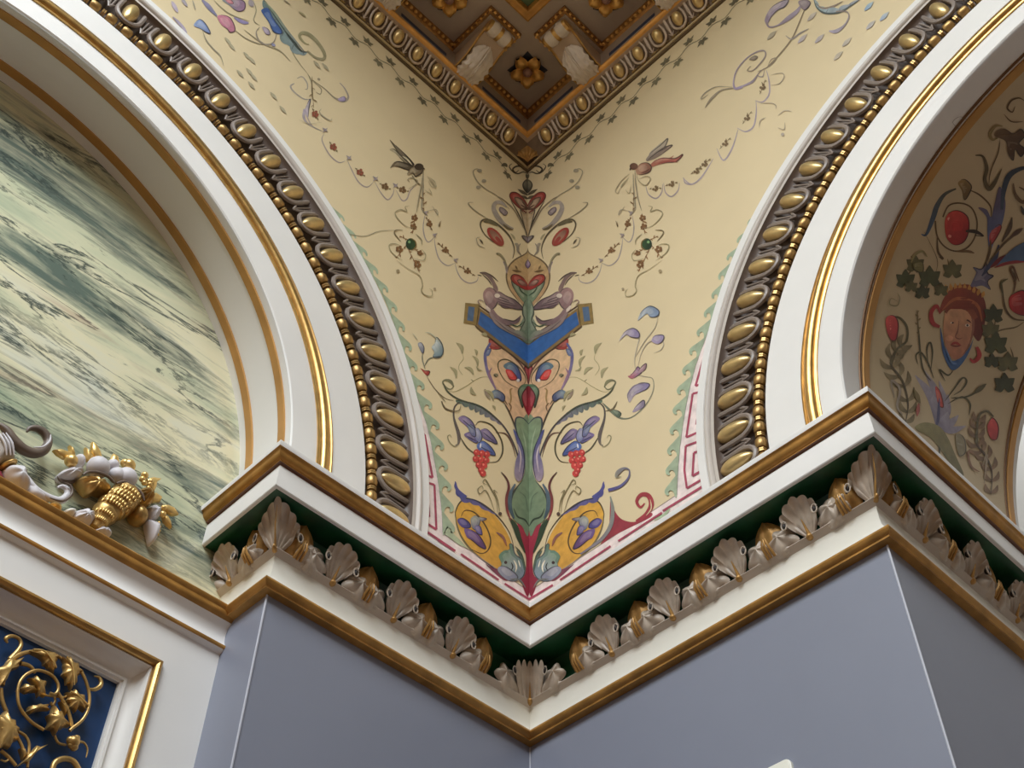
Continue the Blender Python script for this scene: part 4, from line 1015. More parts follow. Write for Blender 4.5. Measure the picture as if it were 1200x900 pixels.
p.make('painted_bird', 'R', WR, label='pale painted bird with a red tail holding a garland ribbon')
# ---- left garland and the scrolls rising over the left arch
p = Paint().crop(330, 90, 6); RS = (156, 84, 60)
for q in ([(950, 760), (905, 800), (880, 860), (845, 868), (806, 800)], [(790, 790), (780, 830), (745, 865), (700, 820), (655, 740)], [(645, 740), (600, 776), (540, 740), (490, 650), (463, 590)], [(446, 592), (400, 602), (336, 548), (284, 450), (296, 404)], [(286, 382), (220, 352), (180, 284), (168, 224), (200, 164)]): p.stroke(q, 9, (162, 146, 140))
p.blob([(164, 240), (190, 170), (202, 166), (190, 230), (184, 290)], (170, 156, 168), (150, 140, 150))
for x, y, a in ((850, 795, .3), (726, 772, .5), (550, 672, .7), (362, 494, .9), (234, 264, 1.1)):
    p.sprig(x-46*math.cos(a), y-46*math.sin(a), x+46*math.cos(a), y+46*math.sin(a), 5, 16, (112, 90, 56)); p.trefoil(x, y, 17, RS if x < 600 else (128, 96, 58), 5)
for x, y in ((796, 770), (655, 722), (468, 576), (300, 380)): p.leaf(x-16, y-20, x+22, y+10, 13, (150, 138, 140)).leaf(x-14, y+14, x+20, y-18, 11, (150, 138, 140))
p.stroke([(212, 0), (210, 90), (214, 160)], 8, (130, 112, 80)).sprig(212, 60, 222, 220, 4, 13, (120, 96, 60)); p.make('painted_garland', 'L', WL)
p = Paint().crop(200, 0, 5); LL = (150, 142, 150)
p.stroke([(800, 430), (760, 380), (720, 320), (690, 250), (660, 190)], 6, (140, 128, 96)).stroke([(832, 560), (824, 480), (800, 430)], 7, (140, 128, 96)).stroke([(825, 580), (780, 580), (724, 540), (702, 506), (724, 490)], [4, 6, 8, 10, 5], (160, 150, 140)).stroke([(740, 460), (770, 450), (798, 486), (800, 520), (786, 524)], 7, (160, 150, 138)).stroke([(830, 470), (900, 520), (960, 574), (1010, 590), (1040, 570), (1020, 520), (990, 486)], [5, 6, 9, 22, 12, 7, 4], (140, 126, 96), (166, 154, 150))
p.stroke([(836, 480), (880, 520), (876, 552), (850, 540)], 6, (150, 136, 108)).stroke([(860, 460), (876, 470)], 14, (150, 136, 110)).blob([(980, 580), (1016, 566), (1022, 590), (996, 594)], (160, 144, 180)).stroke([(786, 640), (780, 690), (810, 730), (880, 766)], [18, 16, 8, 4], (168, 154, 170), (160, 148, 130))
p.acan([(545, 0), (590, 60), (640, 130), (700, 220), (760, 296), (800, 306)], 60, (104, 124, 120), (130, 146, 146), side=1, lobes=6)
p.blob([(530, 60), (570, 50), (600, 110), (650, 180), (640, 200), (600, 184), (574, 130), (548, 96)], (60, 90, 150), (70, 100, 160)).stroke([(550, 10), (610, 80), (680, 180), (780, 300)], 14, (140, 152, 120), (120, 130, 130))
p.stroke([(800, 300), (850, 340), (896, 346), (898, 310), (860, 250), (810, 204), (770, 194), (754, 214), (780, 250), (810, 262)], [10, 14, 18, 18, 20, 22, 20, 16, 10, 4], (146, 136, 104), (156, 148, 108))
p.stroke([(480, 0), (500, 60), (486, 120), (520, 150)], 6, (150, 140, 112)).blob([(300, 0), (360, -10), (428, 10), (430, 56), (390, 66), (340, 30)], (130, 140, 140), (150, 110, 140)).blob([(320, 0), (350, 0), (366, 22), (340, 20)], (200, 120, 130)).stroke([(250, 0), (300, 50), (360, 90), (460, 126)], 6, (150, 140, 110)).stroke([(370, 104), (420, 130), (456, 136)], 20, (140, 130, 170))
p.blob([(272, 100), (300, 90), (350, 110), (376, 176), (346, 190), (330, 170), (296, 146)], (196, 120, 140), (176, 110, 130)).stroke([(182, 0), (220, 40), (270, 96)], [10, 26, 8], (140, 132, 160), (120, 120, 150)).stroke([(372, 176), (440, 226), (510, 256), (560, 262)], 6, (150, 138, 110))
p.stroke([(430, 176), (500, 230), (560, 266), (640, 300), (700, 360)], 7, (150, 138, 108)).stroke([(520, 160), (500, 190), (514, 236), (556, 262), (600, 250), (620, 196)], 9, (144, 132, 116)).blob([(534, 160), (566, 170), (580, 200), (556, 200)], (166, 150, 170)).stroke([(590, 260), (612, 270)], 16, (150, 150, 180)).stroke([(460, 0), (480, 40)], 30, (160, 148, 150))
p.blob([(134, 150), (166, 116), (200, 140), (230, 194), (206, 190), (176, 170)], (130, 150, 190), (110, 126, 170)).stroke([(184, 176), (206, 236), (250, 290), (290, 330), (308, 386)], 7, (150, 142, 120)).stroke([(4, 10), (40, 74)], 22, (170, 156, 170)).stroke([(10, 100), (60, 150), (94, 196)], 16, (160, 148, 166)).stroke([(60, -10), (96, 40)], 18, (160, 150, 156)).stroke([(125, 0), (144, 60)], 8, (160, 150, 130))
for x, y in ((330, 240), (350, 270), (440, 326), (470, 352), (400, 430), (456, 420), (480, 450), (466, 498), (596, 560), (650, 640), (850, 376), (900, 390)): p.leaf(x-14, y-18, x+26, y+28, 17, (164, 154, 124), (174, 164, 134))
p.stroke([(880, 640), (870, 660), (900, 690), (936, 708), (942, 694)], 6, (160, 150, 124)).stroke([(750, 70), (790, 100)], 12, (176, 162, 120)).stroke([(660, 0), (700, 30)], 6, (160, 148, 120))
p.make('painted_scroll', 'L', WL, label='painted scroll of blue leaves and pink buds over the marble arch')
# ---- right garland and lilac scrolls over the right arch
p = Paint().crop(660, 150, 4.5)
for q in ([(436, 304), (450, 350), (490, 372), (520, 340), (524, 296)], [(530, 290), (540, 340), (572, 362), (606, 330), (614, 290)], [(636, 262), (644, 290), (680, 298), (720, 274)]): p.stroke(q, 7, (156, 140, 142))
for x, y, a in ((486, 320, -.1), (572, 296, -.3), (704, 228, -.5)): p.sprig(x-34*math.cos(a), y-34*math.sin(a), x+34*math.cos(a), y+34*math.sin(a), 4, 13, (120, 98, 62)); p.trefoil(x, y, 11, (130, 104, 66), 4)
p.make('painted_garland', 'R', WR)
p = Paint().crop(800, 0, 5); V1 = (160, 146, 166)
for q in ([(200, 870), (240, 940), (290, 870), (325, 760)], [(320, 750), (370, 772), (416, 740), (432, 660), (430, 590)], [(425, 590), (470, 598), (508, 550), (506, 470), (490, 410)], [(0, 1040), (50, 1080), (110, 1040), (180, 930)]): p.stroke(q, 9, (164, 148, 158))
for x, y, a in ((378, 690, -.95), (250, 840, -.8), (470, 510, -1.2), (130, 960, -.7)): p.sprig(x-46*math.cos(a), y-46*math.sin(a), x+46*math.cos(a), y+46*math.sin(a), 4, 14, (124, 104, 70)); p.trefoil(x, y, 13, (128, 104, 70), 4)
p.stroke([(490, 400), (560, 330), (640, 230), (690, 120), (730, 20)], 8, (140, 122, 96)).stroke([(500, 390), (520, 350), (550, 344), (520, 380), (470, 410), (440, 420)], 6, (150, 134, 112)).stroke([(605, 210), (640, 230), (690, 196), (740, 170)], 9, (150, 138, 130)).stroke([(480, 400), (440, 440), (470, 450), (480, 410)], 6, (150, 136, 130))
p.stroke([(350, 510), (310, 520), (300, 480), (320, 410), (380, 340), (440, 304), (480, 300), (486, 330), (450, 380), (410, 416), (380, 414), (400, 390)], [16, 14, 8, 7, 7, 8, 8, 8, 7, 6, 5, 4], (156, 140, 168), (140, 124, 100)).blob([(390, 350), (420, 330), (440, 336), (420, 356)], (130, 114, 96)).stroke([(440, 440), (410, 480), (350, 508)], [6, 14, 8], (140, 124, 120), (160, 146, 168))
p.stroke([(300, 518), (230, 530), (180, 570), (150, 606), (134, 632)], [6, 8, 14, 10, 3], (156, 142, 120), (136, 122, 100)).stroke([(290, 512), (200, 510), (140, 540), (110, 574), (116, 580), (150, 556)], 6, (160, 148, 124)).stroke([(520, 440), (580, 430), (596, 450), (570, 490), (520, 500)], 5, (170, 154, 132)).stroke([(460, 608), (520, 606), (548, 620), (548, 640)], 5, (168, 152, 130))
p.stroke([(450, 750), (456, 710), (490, 690)], 5, (176, 160, 140)).stroke([(560, 680), (600, 650), (640, 656)], 5, (180, 164, 140)).stroke([(600, 720), (596, 760), (560, 750)], 5, (176, 160, 136)).disc(588, 790, 10, (170, 156, 140))
p.blob([(482, 120), (510, 60), (560, 20), (620, 0), (600, 40), (560, 60), (520, 100), (500, 140)], (150, 132, 150), (174, 160, 172)).stroke([(490, 130), (510, 160), (560, 150), (620, 110), (670, 70), (690, 40)], [12, 10, 8, 26, 22, 10], (140, 124, 130), (156, 142, 160)).blob([(680, 10), (720, 0), (750, 20), (720, 60), (690, 40)], (150, 134, 136), (130, 114, 120))
p.acan([(770, 0), (790, 50), (840, 80), (920, 74), (980, 40), (1040, 0)], 36, (150, 170, 170), (150, 150, 160), side=-1, lobes=5); p.stroke([(900, 70), (960, 70), (976, 100), (950, 150), (900, 186), (860, 184)], [8, 8, 8, 10, 22, 6], (140, 124, 110), (160, 150, 170)).stroke([(780, 20), (820, 50), (880, 40), (940, 10)], 10, (140, 122, 108))
for x, y, c_ in ((700, 230, (168, 156, 162)), (800, 230, (168, 156, 162)), (520, 210, (156, 144, 124)), (960, 250, (172, 160, 150)), (910, 330, (178, 164, 148)), (756, 100, (170, 158, 150)), (1090, 40, (130, 160, 190)), (1180, 100, (150, 166, 190)), (1100, 150, (170, 164, 166))): p.leaf(x-22, y+24, x+30, y-28, 24, c_, mixc(c_, CRM, .4))
p.make('painted_scroll', 'R', WR, label='painted scroll of lilac leaves over the deep painted arch')
# ---- outer flower sprays beside the grape branches
p = Paint().crop(480, 380, 6.4286)
p.stroke([(330, 575), (270, 560), (200, 500), (150, 430), (126, 380)], 7, (120, 100, 74)).blob([(80, 330), (110, 350), (150, 356), (136, 386), (116, 376)], (190, 60, 48), (160, 50, 44)).stroke([(116, 340), (96, 270), (96, 220)], 8, (110, 110, 96)).stroke([(110, 320), (140, 266), (190, 246)], 8, (90, 96, 80))
p.blob([(60, 150), (84, 140), (106, 176), (100, 220), (84, 206)], (160, 160, 170), (110, 112, 130)).blob([(164, 176), (190, 140), (200, 100), (240, 150), (250, 210), (226, 250), (176, 250), (184, 210)], (176, 186, 186), (96, 120, 130)).stroke([(112, 66), (150, 70), (200, 110), (238, 160)], 8, (178, 176, 150)).stroke([(20, 70), (56, 120)], 6, (180, 176, 150)).stroke([(176, 246), (230, 244), (250, 214)], 8, (70, 84, 84))
p.stroke([(200, 500), (230, 540), (270, 590)], 5, (110, 96, 70)).stroke([(240, 580), (262, 630), (320, 656), (370, 650), (384, 600)], 8, (120, 102, 72)).make('painted_flower', 'L', WL, label='painted spray of pale blue bell flowers')
p = Paint().crop(620, 340, 5)
p.stroke([(430, 660), (470, 700), (530, 748), (590, 750), (650, 710), (700, 650), (730, 580), (724, 520), (680, 508), (640, 500)], [4, 14, 12, 7, 8, 7, 6, 5, 5, 4], (100, 110, 90), (150, 136, 112)).blob([(480, 700), (520, 708), (540, 726), (520, 746)], (106, 120, 96), (84, 100, 80)).blob([(606, 716), (630, 680), (672, 646), (676, 680), (640, 706)], (160, 144, 164), (130, 116, 140))
p.blob([(590, 660), (580, 620), (610, 570), (660, 546), (706, 552), (690, 580), (650, 600), (616, 620)], (170, 156, 160), (124, 112, 156)).stroke([(586, 656), (580, 610), (620, 560), (690, 546)], 6, (130, 116, 130)).blob([(580, 506), (600, 498), (624, 470), (640, 450), (660, 480), (640, 500), (606, 520)], (176, 90, 100), (140, 110, 140)).blob([(640, 486), (660, 452), (688, 432), (680, 470)], (166, 130, 140), (140, 104, 110))
p.stroke([(626, 470), (620, 410), (636, 330), (648, 280), (630, 240)], 5, (170, 160, 140)).stroke([(640, 450), (660, 370), (700, 310), (760, 290), (790, 310), (776, 350), (734, 370)], 5, (166, 154, 136)).stroke([(620, 400), (680, 300), (740, 220), (758, 150)], 5, (176, 164, 140))
p.blob([(640, 180), (660, 130), (710, 96), (760, 120), (756, 152), (716, 160), (690, 140)], (170, 176, 180), (110, 130, 160)).blob([(530, 300), (560, 250), (610, 226), (646, 250), (644, 280), (600, 276), (570, 264)], (180, 170, 172), (130, 116, 156)).blob([(720, 300), (740, 270), (790, 268), (784, 300), (756, 318)], (166, 150, 176), (140, 126, 160))
p.make('painted_flower', 'R', WR, label='tall painted spray of lilac and pale blue flowers')
p = Paint(); p.stroke([(388, 272), (410, 275), (428, 277), (445, 271), (472, 270)], .8, (150, 140, 112)).stroke([(350, 141), (362, 145), (376, 144)], .6, (180, 168, 136))
p.make('hairline_crack', 'L', WL)
# ------------------------------------------------------------------ painted grotesques inside the deep right-hand arch
SOF = [o for o in T2.children if o.name.startswith('soffit')][0]
c, z0, r = ARCH['R']
b = MB(); rows = []
for a in angles(96, .05):
    s0, z = archpt(c, z0, r-.0006, a); rows.append([P('R', s0, -d, z) for d in (.104, .656)])
b.grid(rows); b.build('painted_ground', mat('soffit_buff_paint', srgb(204, 184, 148), .6, noise=.08, nscale=6), T2)
def S_(x, y, k): return Paint('S').crop(x, y, k)
ST, LF, LF2 = (98, 74, 44), (120, 104, 62), (92, 84, 52)
p = S_(1000, 300, 3)   # face with turban
p.blob([(300, 205), (316, 150), (350, 110), (400, 100), (440, 120), (464, 170), (462, 230), (440, 300), (400, 250), (330, 190)], (150, 66, 44), (110, 44, 36))
for k in range(9): p.leaf(330+k*15, 130-12*math.sin(PI*k/8)+k*2, 322+k*17, 100-16*math.sin(PI*k/8)+k*3, 13, (190, 130, 60), (210, 150, 70))
p.blob([(304, 250), (310, 330), (330, 384), (350, 402), (376, 384), (404, 340), (420, 290), (400, 330), (350, 370), (322, 330)], (44, 76, 132), (60, 96, 150))
p.blob([(318, 210), (330, 186), (370, 178), (408, 196), (420, 240), (410, 300), (384, 350), (352, 364), (326, 330), (314, 270)], (204, 150, 110), (176, 112, 84))
p.blob([(380, 190), (416, 200), (424, 250), (408, 310), (380, 350), (392, 290), (398, 240)], (150, 92, 70), (140, 84, 66))
p.stroke([(322, 200), (350, 176), (400, 184), (428, 220)], [10, 24, 26, 18], (130, 62, 40), (150, 76, 48)).stroke([(310, 190), (360, 150), (430, 170), (450, 230)], 12, (176, 96, 56))
p.stroke([(332, 226), (346, 218), (362, 226)], 6, (84, 46, 34)).stroke([(384, 232), (398, 226), (412, 236)], 6, (84, 46, 34)).disc(346, 236, 8, (236, 220, 200), ry=5).disc(347, 236, 4, (60, 40, 34)).disc(398, 244, 8, (230, 210, 190), ry=5).disc(398, 244, 4, (60, 40, 34))
p.stroke([(368, 228), (364, 262), (356, 284), (368, 292), (380, 288)], 5, (140, 84, 64)).stroke([(340, 312), (356, 306), (374, 314)], 9, (170, 56, 50)).stroke([(338, 314), (358, 318), (376, 314)], 4, (120, 40, 40)).disc(334, 290, 14, (214, 150, 116), (204, 146, 110), ry=10)
p.stroke([(300, 250), (276, 236), (270, 200), (290, 176), (300, 200)], [10, 16, 14, 12, 6], (170, 48, 48)).stroke([(430, 320), (440, 350), (420, 372), (406, 360)], [10, 16, 12, 5], (176, 52, 50))
p.stroke([(320, 320), (340, 372), (360, 380)], 6, (96, 130, 180))
p.make('painted_mask', 'R', T2, label='painted woman\'s head with a turban and blue chin cloth')
p = S_(1000, 300, 3)   # lily, ribbon, grasses under the mask
for x, y, ww in ((216, 420, 34), (246, 400, 30), (262, 470, 36), (300, 440, 30), (330, 486, 30), (368, 560, 30), (394, 598, 26), (330, 548, 34)): p.leaf(294, 604, x, y, ww, (120, 112, 132), (168, 160, 172), .12)
p.blob([(286, 460), (304, 480), (314, 530), (296, 520)], (200, 80, 70)).stroke([(300, 500), (296, 570), (290, 600)], 10, (84, 84, 120))
p.blob([(214, 606), (250, 586), (300, 600), (330, 640), (356, 700), (386, 770), (360, 760), (310, 690), (270, 640)], (140, 130, 84), (104, 96, 62)).stroke([(296, 606), (300, 660), (300, 700)], 8, (80, 74, 48))
for q in ([(280, 430), (262, 380), (236, 340), (218, 350), (224, 380)], [(262, 390), (256, 330), (268, 304), (276, 340), (270, 400)], [(270, 440), (240, 390), (228, 280), (222, 200)], [(320, 510), (350, 470), (380, 430), (396, 440), (380, 470), (350, 490)], [(330, 520), (380, 496), (408, 520), (404, 560)], [(340, 500), (400, 494), (460, 460)], [(320, 440), (300, 400), (330, 420), (350, 400)]): p.stroke(q, 6, (84, 78, 52))
p.sprig(226, 280, 222, 190, 6, 14, (130, 110, 70)); p.leaf(420, 484, 464, 450, 18, LF2).leaf(210, 470, 232, 520, 16, LF).leaf(226, 520, 220, 566, 14, (160, 80, 70))
p.make('painted_lily', 'R', T2)
p = S_(1000, 300, 3)   # left acanthus with red-tipped curl, right one too
for q, w, a, b_ in (([(180, 590), (190, 520), (170, 440), (130, 380), (150, 330), (184, 300), (186, 250), (160, 218), (130, 216)], 46, (150, 132, 96), (104, 90, 58)), ([(480, 840), (484, 760), (460, 700), (430, 660), (432, 600), (440, 560), (466, 546), (490, 566)], 40, (150, 116, 84), (110, 84, 60))):
    p.frond(q[:6], w, a, b_, 9); p.stroke(q[3:], [12]+[8]*(len(q)-5)+[5], (96, 86, 56))
p.blob([(112, 220), (136, 210), (154, 236), (148, 290), (130, 296), (114, 262)], (210, 80, 76), (176, 50, 54)).stroke([(126, 226), (128, 270)], 5, (230, 130, 120)).blob([(468, 600), (486, 570), (506, 600), (500, 644), (478, 640)], (206, 70, 70), (176, 54, 56))
p.stroke([(140, 500), (130, 440), (160, 470), (150, 530), (170, 560)], 9, (150, 136, 120)).stroke([(420, 700), (400, 690), (410, 740), (440, 760)], 8, (140, 100, 76)).stroke([(450, 740), (466, 700), (456, 800)], 8, (160, 140, 116)).blob([(356, 630), (384, 640), (390, 690), (366, 700)], (140, 128, 100)).stroke([(150, 160), (130, 150), (124, 170), (150, 176), (160, 150), (150, 130)], 4, (140, 128, 90))
p.make('painted_acanthus', 'R', T2)
def ivy(p, x, y, r, col):
    for k in range(5):
        a = -PI/2+(k-2)*1.05; p.leaf(x, y+r*.3, x+r*1.25*math.cos(a), y+r*1.25*math.sin(a), r*.95, col, mixc(col, (60, 56, 36), .4))
p = S_(1000, 300, 3)   # vine leaves round the mask
for q in ([(170, 100), (210, 40), (240, 20)], [(340, 60), (330, 10)], [(240, 150), (270, 90), (300, 130)], [(470, 280), (520, 260), (570, 250), (600, 230)], [(500, 210), (490, 280), (480, 340)], [(540, 400), (560, 360), (550, 320)], [(524, 470), (530, 420)], [(200, 0), (230, 30), (220, 60)]): p.stroke(q, 5, (110, 90, 54))
for x, y, rr_ in ((182, 84, 30), (216, 30, 28), (266, 76, 34), (240, 128, 24), (346, 50, 30), (306, 120, 22), (490, 206, 30), (480, 260, 28), (498, 310, 36), (484, 370, 24), (540, 376, 32), (528, 450, 32), (200, 108, 20)): ivy(p, x, y, rr_, random.choice([(110, 104, 64), (84, 88, 52), (70, 72, 44)]))
p.make('painted_vine', 'R', T2)
p = S_(1000, 300, 3)   # plume above the mask and the right pomegranate scroll
p.blob([(410, 110), (430, 60), (420, 40), (450, 46), (466, 20), (470, 60), (490, 70), (470, 90), (480, 118), (450, 104)], (120, 112, 140), (84, 80, 104)).stroke([(450, 70), (480, 30), (500, 0), (510, -40)], 16, (60, 66, 96)).stroke([(480, 40), (530, 6), (600, 0)], 18, (120, 40, 44))
p.blob([(545, 150), (566, 130), (600, 126), (610, 200), (580, 206), (550, 186)], (186, 48, 46), (150, 36, 40)).stroke([(560, 130), (566, 90), (550, 50), (560, 40), (580, 90)], 9, (110, 70, 40)).stroke([(520, 100), (530, 180), (560, 220), (610, 226)], 7, ST).stroke([(524, 140), (516, 96), (540, 80)], 8, LF2)
p.make('painted_plume', 'R', T2)
p = S_(1000, 130, 4.5)   # left pomegranate in its ring, blue tulip stems, dark lily above
p.stroke([(540, 410), (480, 440), (440, 500), (420, 560), (384, 650), (356, 650)], [8, 18, 26, 26, 14, 4], (80, 76, 60), (66, 90, 130)).stroke([(590, 410), (660, 440), (720, 500), (724, 560)], 9, ST).blob([(550, 380), (580, 360), (610, 380), (620, 410), (586, 470), (570, 420)], (150, 120, 70), (104, 80, 46))
p.stroke([(470, 560), (500, 500), (560, 486), (620, 510), (650, 580), (640, 660), (600, 720), (540, 740), (480, 716), (440, 660), (430, 580)], 8, ST, taper=False).stroke([(540, 742), (600, 740), (636, 750)], 14, (120, 90, 54)).stroke([(440, 660), (444, 740), (470, 780), (450, 770)], 12, ST)
p.blob([(480, 590), (500, 540), (550, 526), (600, 560), (606, 630), (580, 690), (530, 706), (490, 670)], (206, 66, 56), (150, 34, 36)).disc(504, 570, 10, (230, 150, 130)).disc(506, 660, 9, (230, 140, 120)).stroke([(590, 634), (640, 636), (684, 660), (640, 656)], [10, 20, 6, 4], (60, 44, 30)).disc(546, 610, 30, (190, 50, 46))
p.blob([(656, 510), (700, 520), (724, 560), (740, 500), (766, 400), (790, 440), (800, 500), (780, 600), (740, 690), (716, 740), (704, 640), (700, 560)], (96, 84, 110), (84, 110, 160)).blob([(720, 640), (760, 600), (776, 620), (730, 700), (714, 690)], (176, 60, 60)).stroke([(780, 520), (790, 420), (820, 340), (880, 304), (930, 300)], [16, 26, 30, 20, 14], (66, 76, 96), (50, 56, 64))
p.stroke([(690, 820), (716, 740), (720, 680)], 14, ST).stroke([(710, 800), (790, 700), (880, 630)], 12, ST).stroke([(780, 690), (820, 620), (834, 560)], [6, 24, 4], (90, 70, 50)).stroke([(820, 670), (860, 640), (890, 620)], [6, 24, 6], (90, 64, 46)).stroke([(640, 234), (680, 240), (700, 300), (690, 360), (710, 410), (740, 380), (780, 304)], [4, 12, 20, 20, 24, 22, 4], (96, 80, 50)).stroke([(710, 410), (720, 320), (760, 220), (770, 150)], 6, ST)
p.blob([(740, 130), (760, 100), (800, 96), (840, 120), (880, 96), (900, 130), (870, 170), (900, 200), (880, 240), (850, 200), (840, 260), (810, 220), (800, 160)], (110, 84, 54), (84, 60, 44)).stroke([(760, 140), (730, 150), (718, 120), (746, 80), (784, 80)], 16, (140, 118, 70))
p.blob([(740, 830), (800, 760), (860, 710), (930, 690), (930, 790), (860, 790), (780, 800)], (84, 112, 150), (70, 90, 120)).stroke([(740, 826), (820, 800), (930, 790)], 16, (150, 50, 50)).stroke([(840, 380), (850, 440), (890, 480), (930, 440), (870, 400)], 20, (110, 84, 56)).stroke([(880, 500), (900, 540), (930, 530)], 20, (70, 66, 60))
p.stroke([(560, 100), (520, 60), (560, 30), (610, 60), (590, 110), (570, 90)], 1, ST); p.stroke([(820, 830), (850, 880), (840, 900)], 14, ST)
p.stroke([(300, 800), (320, 760), (360, 740), (384, 770)], [6, 12, 10, 4], (140, 128, 80)).blob([(330, 800), (360, 800), (360, 850), (320, 840), (310, 810)], (120, 112, 66)).stroke([(370, 640), (436, 780), (430, 850)], 3, ST)
p.make('painted_pomegranate', 'R', T2)
p = S_(1060, 0, 4.5)
p.stroke([(580, 560), (566, 590), (540, 570), (560, 530), (600, 516), (630, 530)], 9, ST); p.stroke([(520, 600), (560, 640), (620, 640)], 6, ST)
p.make('painted_tendril', 'R', T2)
# ------------------------------------------------------------------ carved reliefs on the sill and gilt vine on the blue panel
class Relief:
    def __init__(s, ox, oy, k, back, mid):
        s.o = (ox, oy, k); s.back = back; s.mid = mid; s.mpp = .0017/k
    def sz(s, x, y, d=None):
        q = pxray(s.o[0]+x/s.o[2], s.o[1]+y/s.o[2]); d = s.mid if d is None else d
        t = (-d-CY)/q.y; w_ = CAMP+q*t; return -w_.x, w_.z-H0
    def W(s, x, y, d): a, z = s.sz(x, y); return P('L', a, d, z)
    def dome(s, mb, pts, h, base=None, mi=0, ribs=0, n=5):
        """carved cushion with the given outline, raised h above its base"""
        base = s.back if base is None else base
        q = cr([s.sz(*p) for p in pts], True, n); N = len(q)
        cx_ = sum(p[0] for p in q)/N; cz_ = sum(p[1] for p in q)/N
        rows = [[P('L', p[0], base-.004, p[1]) for p in q]]
        for k in (1.0, .93, .8, .6, .35, .12):
            row = []
            for i, p in enumerate(q):
                e = h*math.sqrt(max(0, 1-k*k))*(1+(.16*math.cos(2*PI*i/N*ribs)*k if ribs else 0))
                row.append(P('L', cx_+(p[0]-cx_)*k, base+.35*h*(k < 1.01)*.5+e, cz_+(p[1]-cz_)*k))
            rows.append(row)
        mb.grid(rows, mi, close=True); mb.add(rows[-1], [tuple(range(N))], mi)
    def tube(s, mb, pts, r, d=None, mi=0, flat=1.0, n=4):
        d = s.mid if d is None else d
        q = cr([p if len(p) == 3 else (p[0], p[1], d) for p in pts], False, n)
        rr_ = [a[0]*s.mpp for a in cr([(x,) for x in r], False, n)] if isinstance(r, (list, tuple)) else [r*s.mpp]*len(q)
        mb.tube([s.W(x, y, dd) for x, y, dd in q], rr_, 8, mi, flat, up=Vector((0, -1, 0)))
    def ball(s, mb, x, y, r, d=None, mi=0, ry=None, egg=0):
        rr_ = r*s.mpp; c_ = s.W(x, y, s.mid if d is None else d); mb.ell(c_, rr_, (ry or r)*s.mpp, rr_, mi, 14, 10)
PALE = mat('pale_lavender_paint', srgb(222, 218, 222), .5, noise=.12, nscale=30)
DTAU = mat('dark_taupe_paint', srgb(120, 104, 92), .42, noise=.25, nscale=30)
GILT = mat('leaf_gilding', srgb(244, 206, 130), .32, .6, noise=.2, nscale=30, bump=.1)
GILD2 = mat('worn_gilding', srgb(210, 172, 106), .36, .65, noise=.35, nscale=40, bump=.2)
R = Relief(60, 500, 6.43, -.184, -.160)
root = tag(empty('carved_cornucopia', P('L', .94, -.165, 1.487)), 'carved gilt cornucopia spilling pale fruit on the sill before the marble', 'carving')
LAST = {}
SUB = {'horn_ribs': 'horn', 'lip_rim': 'horn_lip', 'leaf_rim': 'pale_leaf', 'pod_seeds': 'pod', 'ribbon_edge': 'ribbon_scroll', 'ribbon_shade_edge': 'ribbon_scroll', 'flute': 'fluted_stem', 'drapery_hole_shade': 'pale_drapery', 'leaf_vein': 'vine_leaf'}
def part(name, m, fn):
    mb = MB(); fn(mb); o = mb.build(name, m, root, smooth=50)
    if name in SUB: o.parent = LAST[SUB[name]]; o.matrix_local = Matrix()      # a piece of that part
    LAST[name] = o
    return o
hp = [(330, 760, 36), (360, 720, 62), (385, 680, 84), (410, 650, 96), (425, 640, 84), (440, 622, 104), (462, 604, 112), (478, 592, 98), (495, 575, 114), (520, 556, 120), (535, 545, 108), (555, 530, 116), (575, 505, 112)]
part('horn', GILD2, lambda m: R.tube(m, [(x, y, -.162) for x, y, r in hp], [r for x, y, r in hp], n=5))
def grooves(m):
    for i in (1, 2, 5, 6, 8, 9, 11):
        x, y, r = hp[i]
        for k in range(-4, 5):
            u = k/4.6; px_, py_ = x+u*r*.82, y+u*r*.55
            dd = -.162+r*R.mpp*math.sqrt(max(0, 1-u*u))*.97; R.tube(m, [(px_-11, py_+12, dd), (px_, py_, dd+.001), (px_+11, py_-12, dd)], [4, 9, 4], n=2)
tag(part('horn_ribs', GILT, grooves), kind='stuff')
part('horn_lip', GILD2, lambda m: R.dome(m, [(208, 395), (230, 375), (300, 372), (380, 400), (440, 450), (450, 500), (400, 500), (350, 485), (290, 500), (240, 450)], .030, -.176, ribs=9))
part('horn_lip', GILD2, lambda m: R.dome(m, [(452, 470), (500, 450), (570, 480), (640, 540), (660, 590), (620, 640), (560, 670), (520, 610), (480, 540)], .032, -.172, ribs=9))
part('horn_lip', GILD2, lambda m: R.dome(m, [(620, 600), (670, 580), (720, 620), (742, 680), (710, 715), (650, 700), (620, 660)], .026, -.178))
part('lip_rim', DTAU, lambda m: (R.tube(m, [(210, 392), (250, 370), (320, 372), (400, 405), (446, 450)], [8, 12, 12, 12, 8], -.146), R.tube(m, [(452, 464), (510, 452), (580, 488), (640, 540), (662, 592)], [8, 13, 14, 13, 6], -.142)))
for x, y, r in ((350, 312, 84), (560, 392, 82), (490, 372, 62), (462, 292, 44)): part('pale_fruit', PALE, lambda m: R.ball(m, x, y, r, -.158))
part('pale_leaf', PALE, lambda m: R.dome(m, [(210, 200), (236, 180), (268, 210), (280, 260), (250, 290), (220, 250)], .022))
part('pale_leaf', PALE, lambda m: R.dome(m, [(84, 336), (120, 300), (200, 290), (268, 310), (250, 350), (180, 378), (110, 370)], .026, ribs=5))
part('leaf_rim', DTAU, lambda m: R.tube(m, [(84, 340), (110, 374), (180, 386), (240, 366)], [6, 14, 14, 5], -.176))
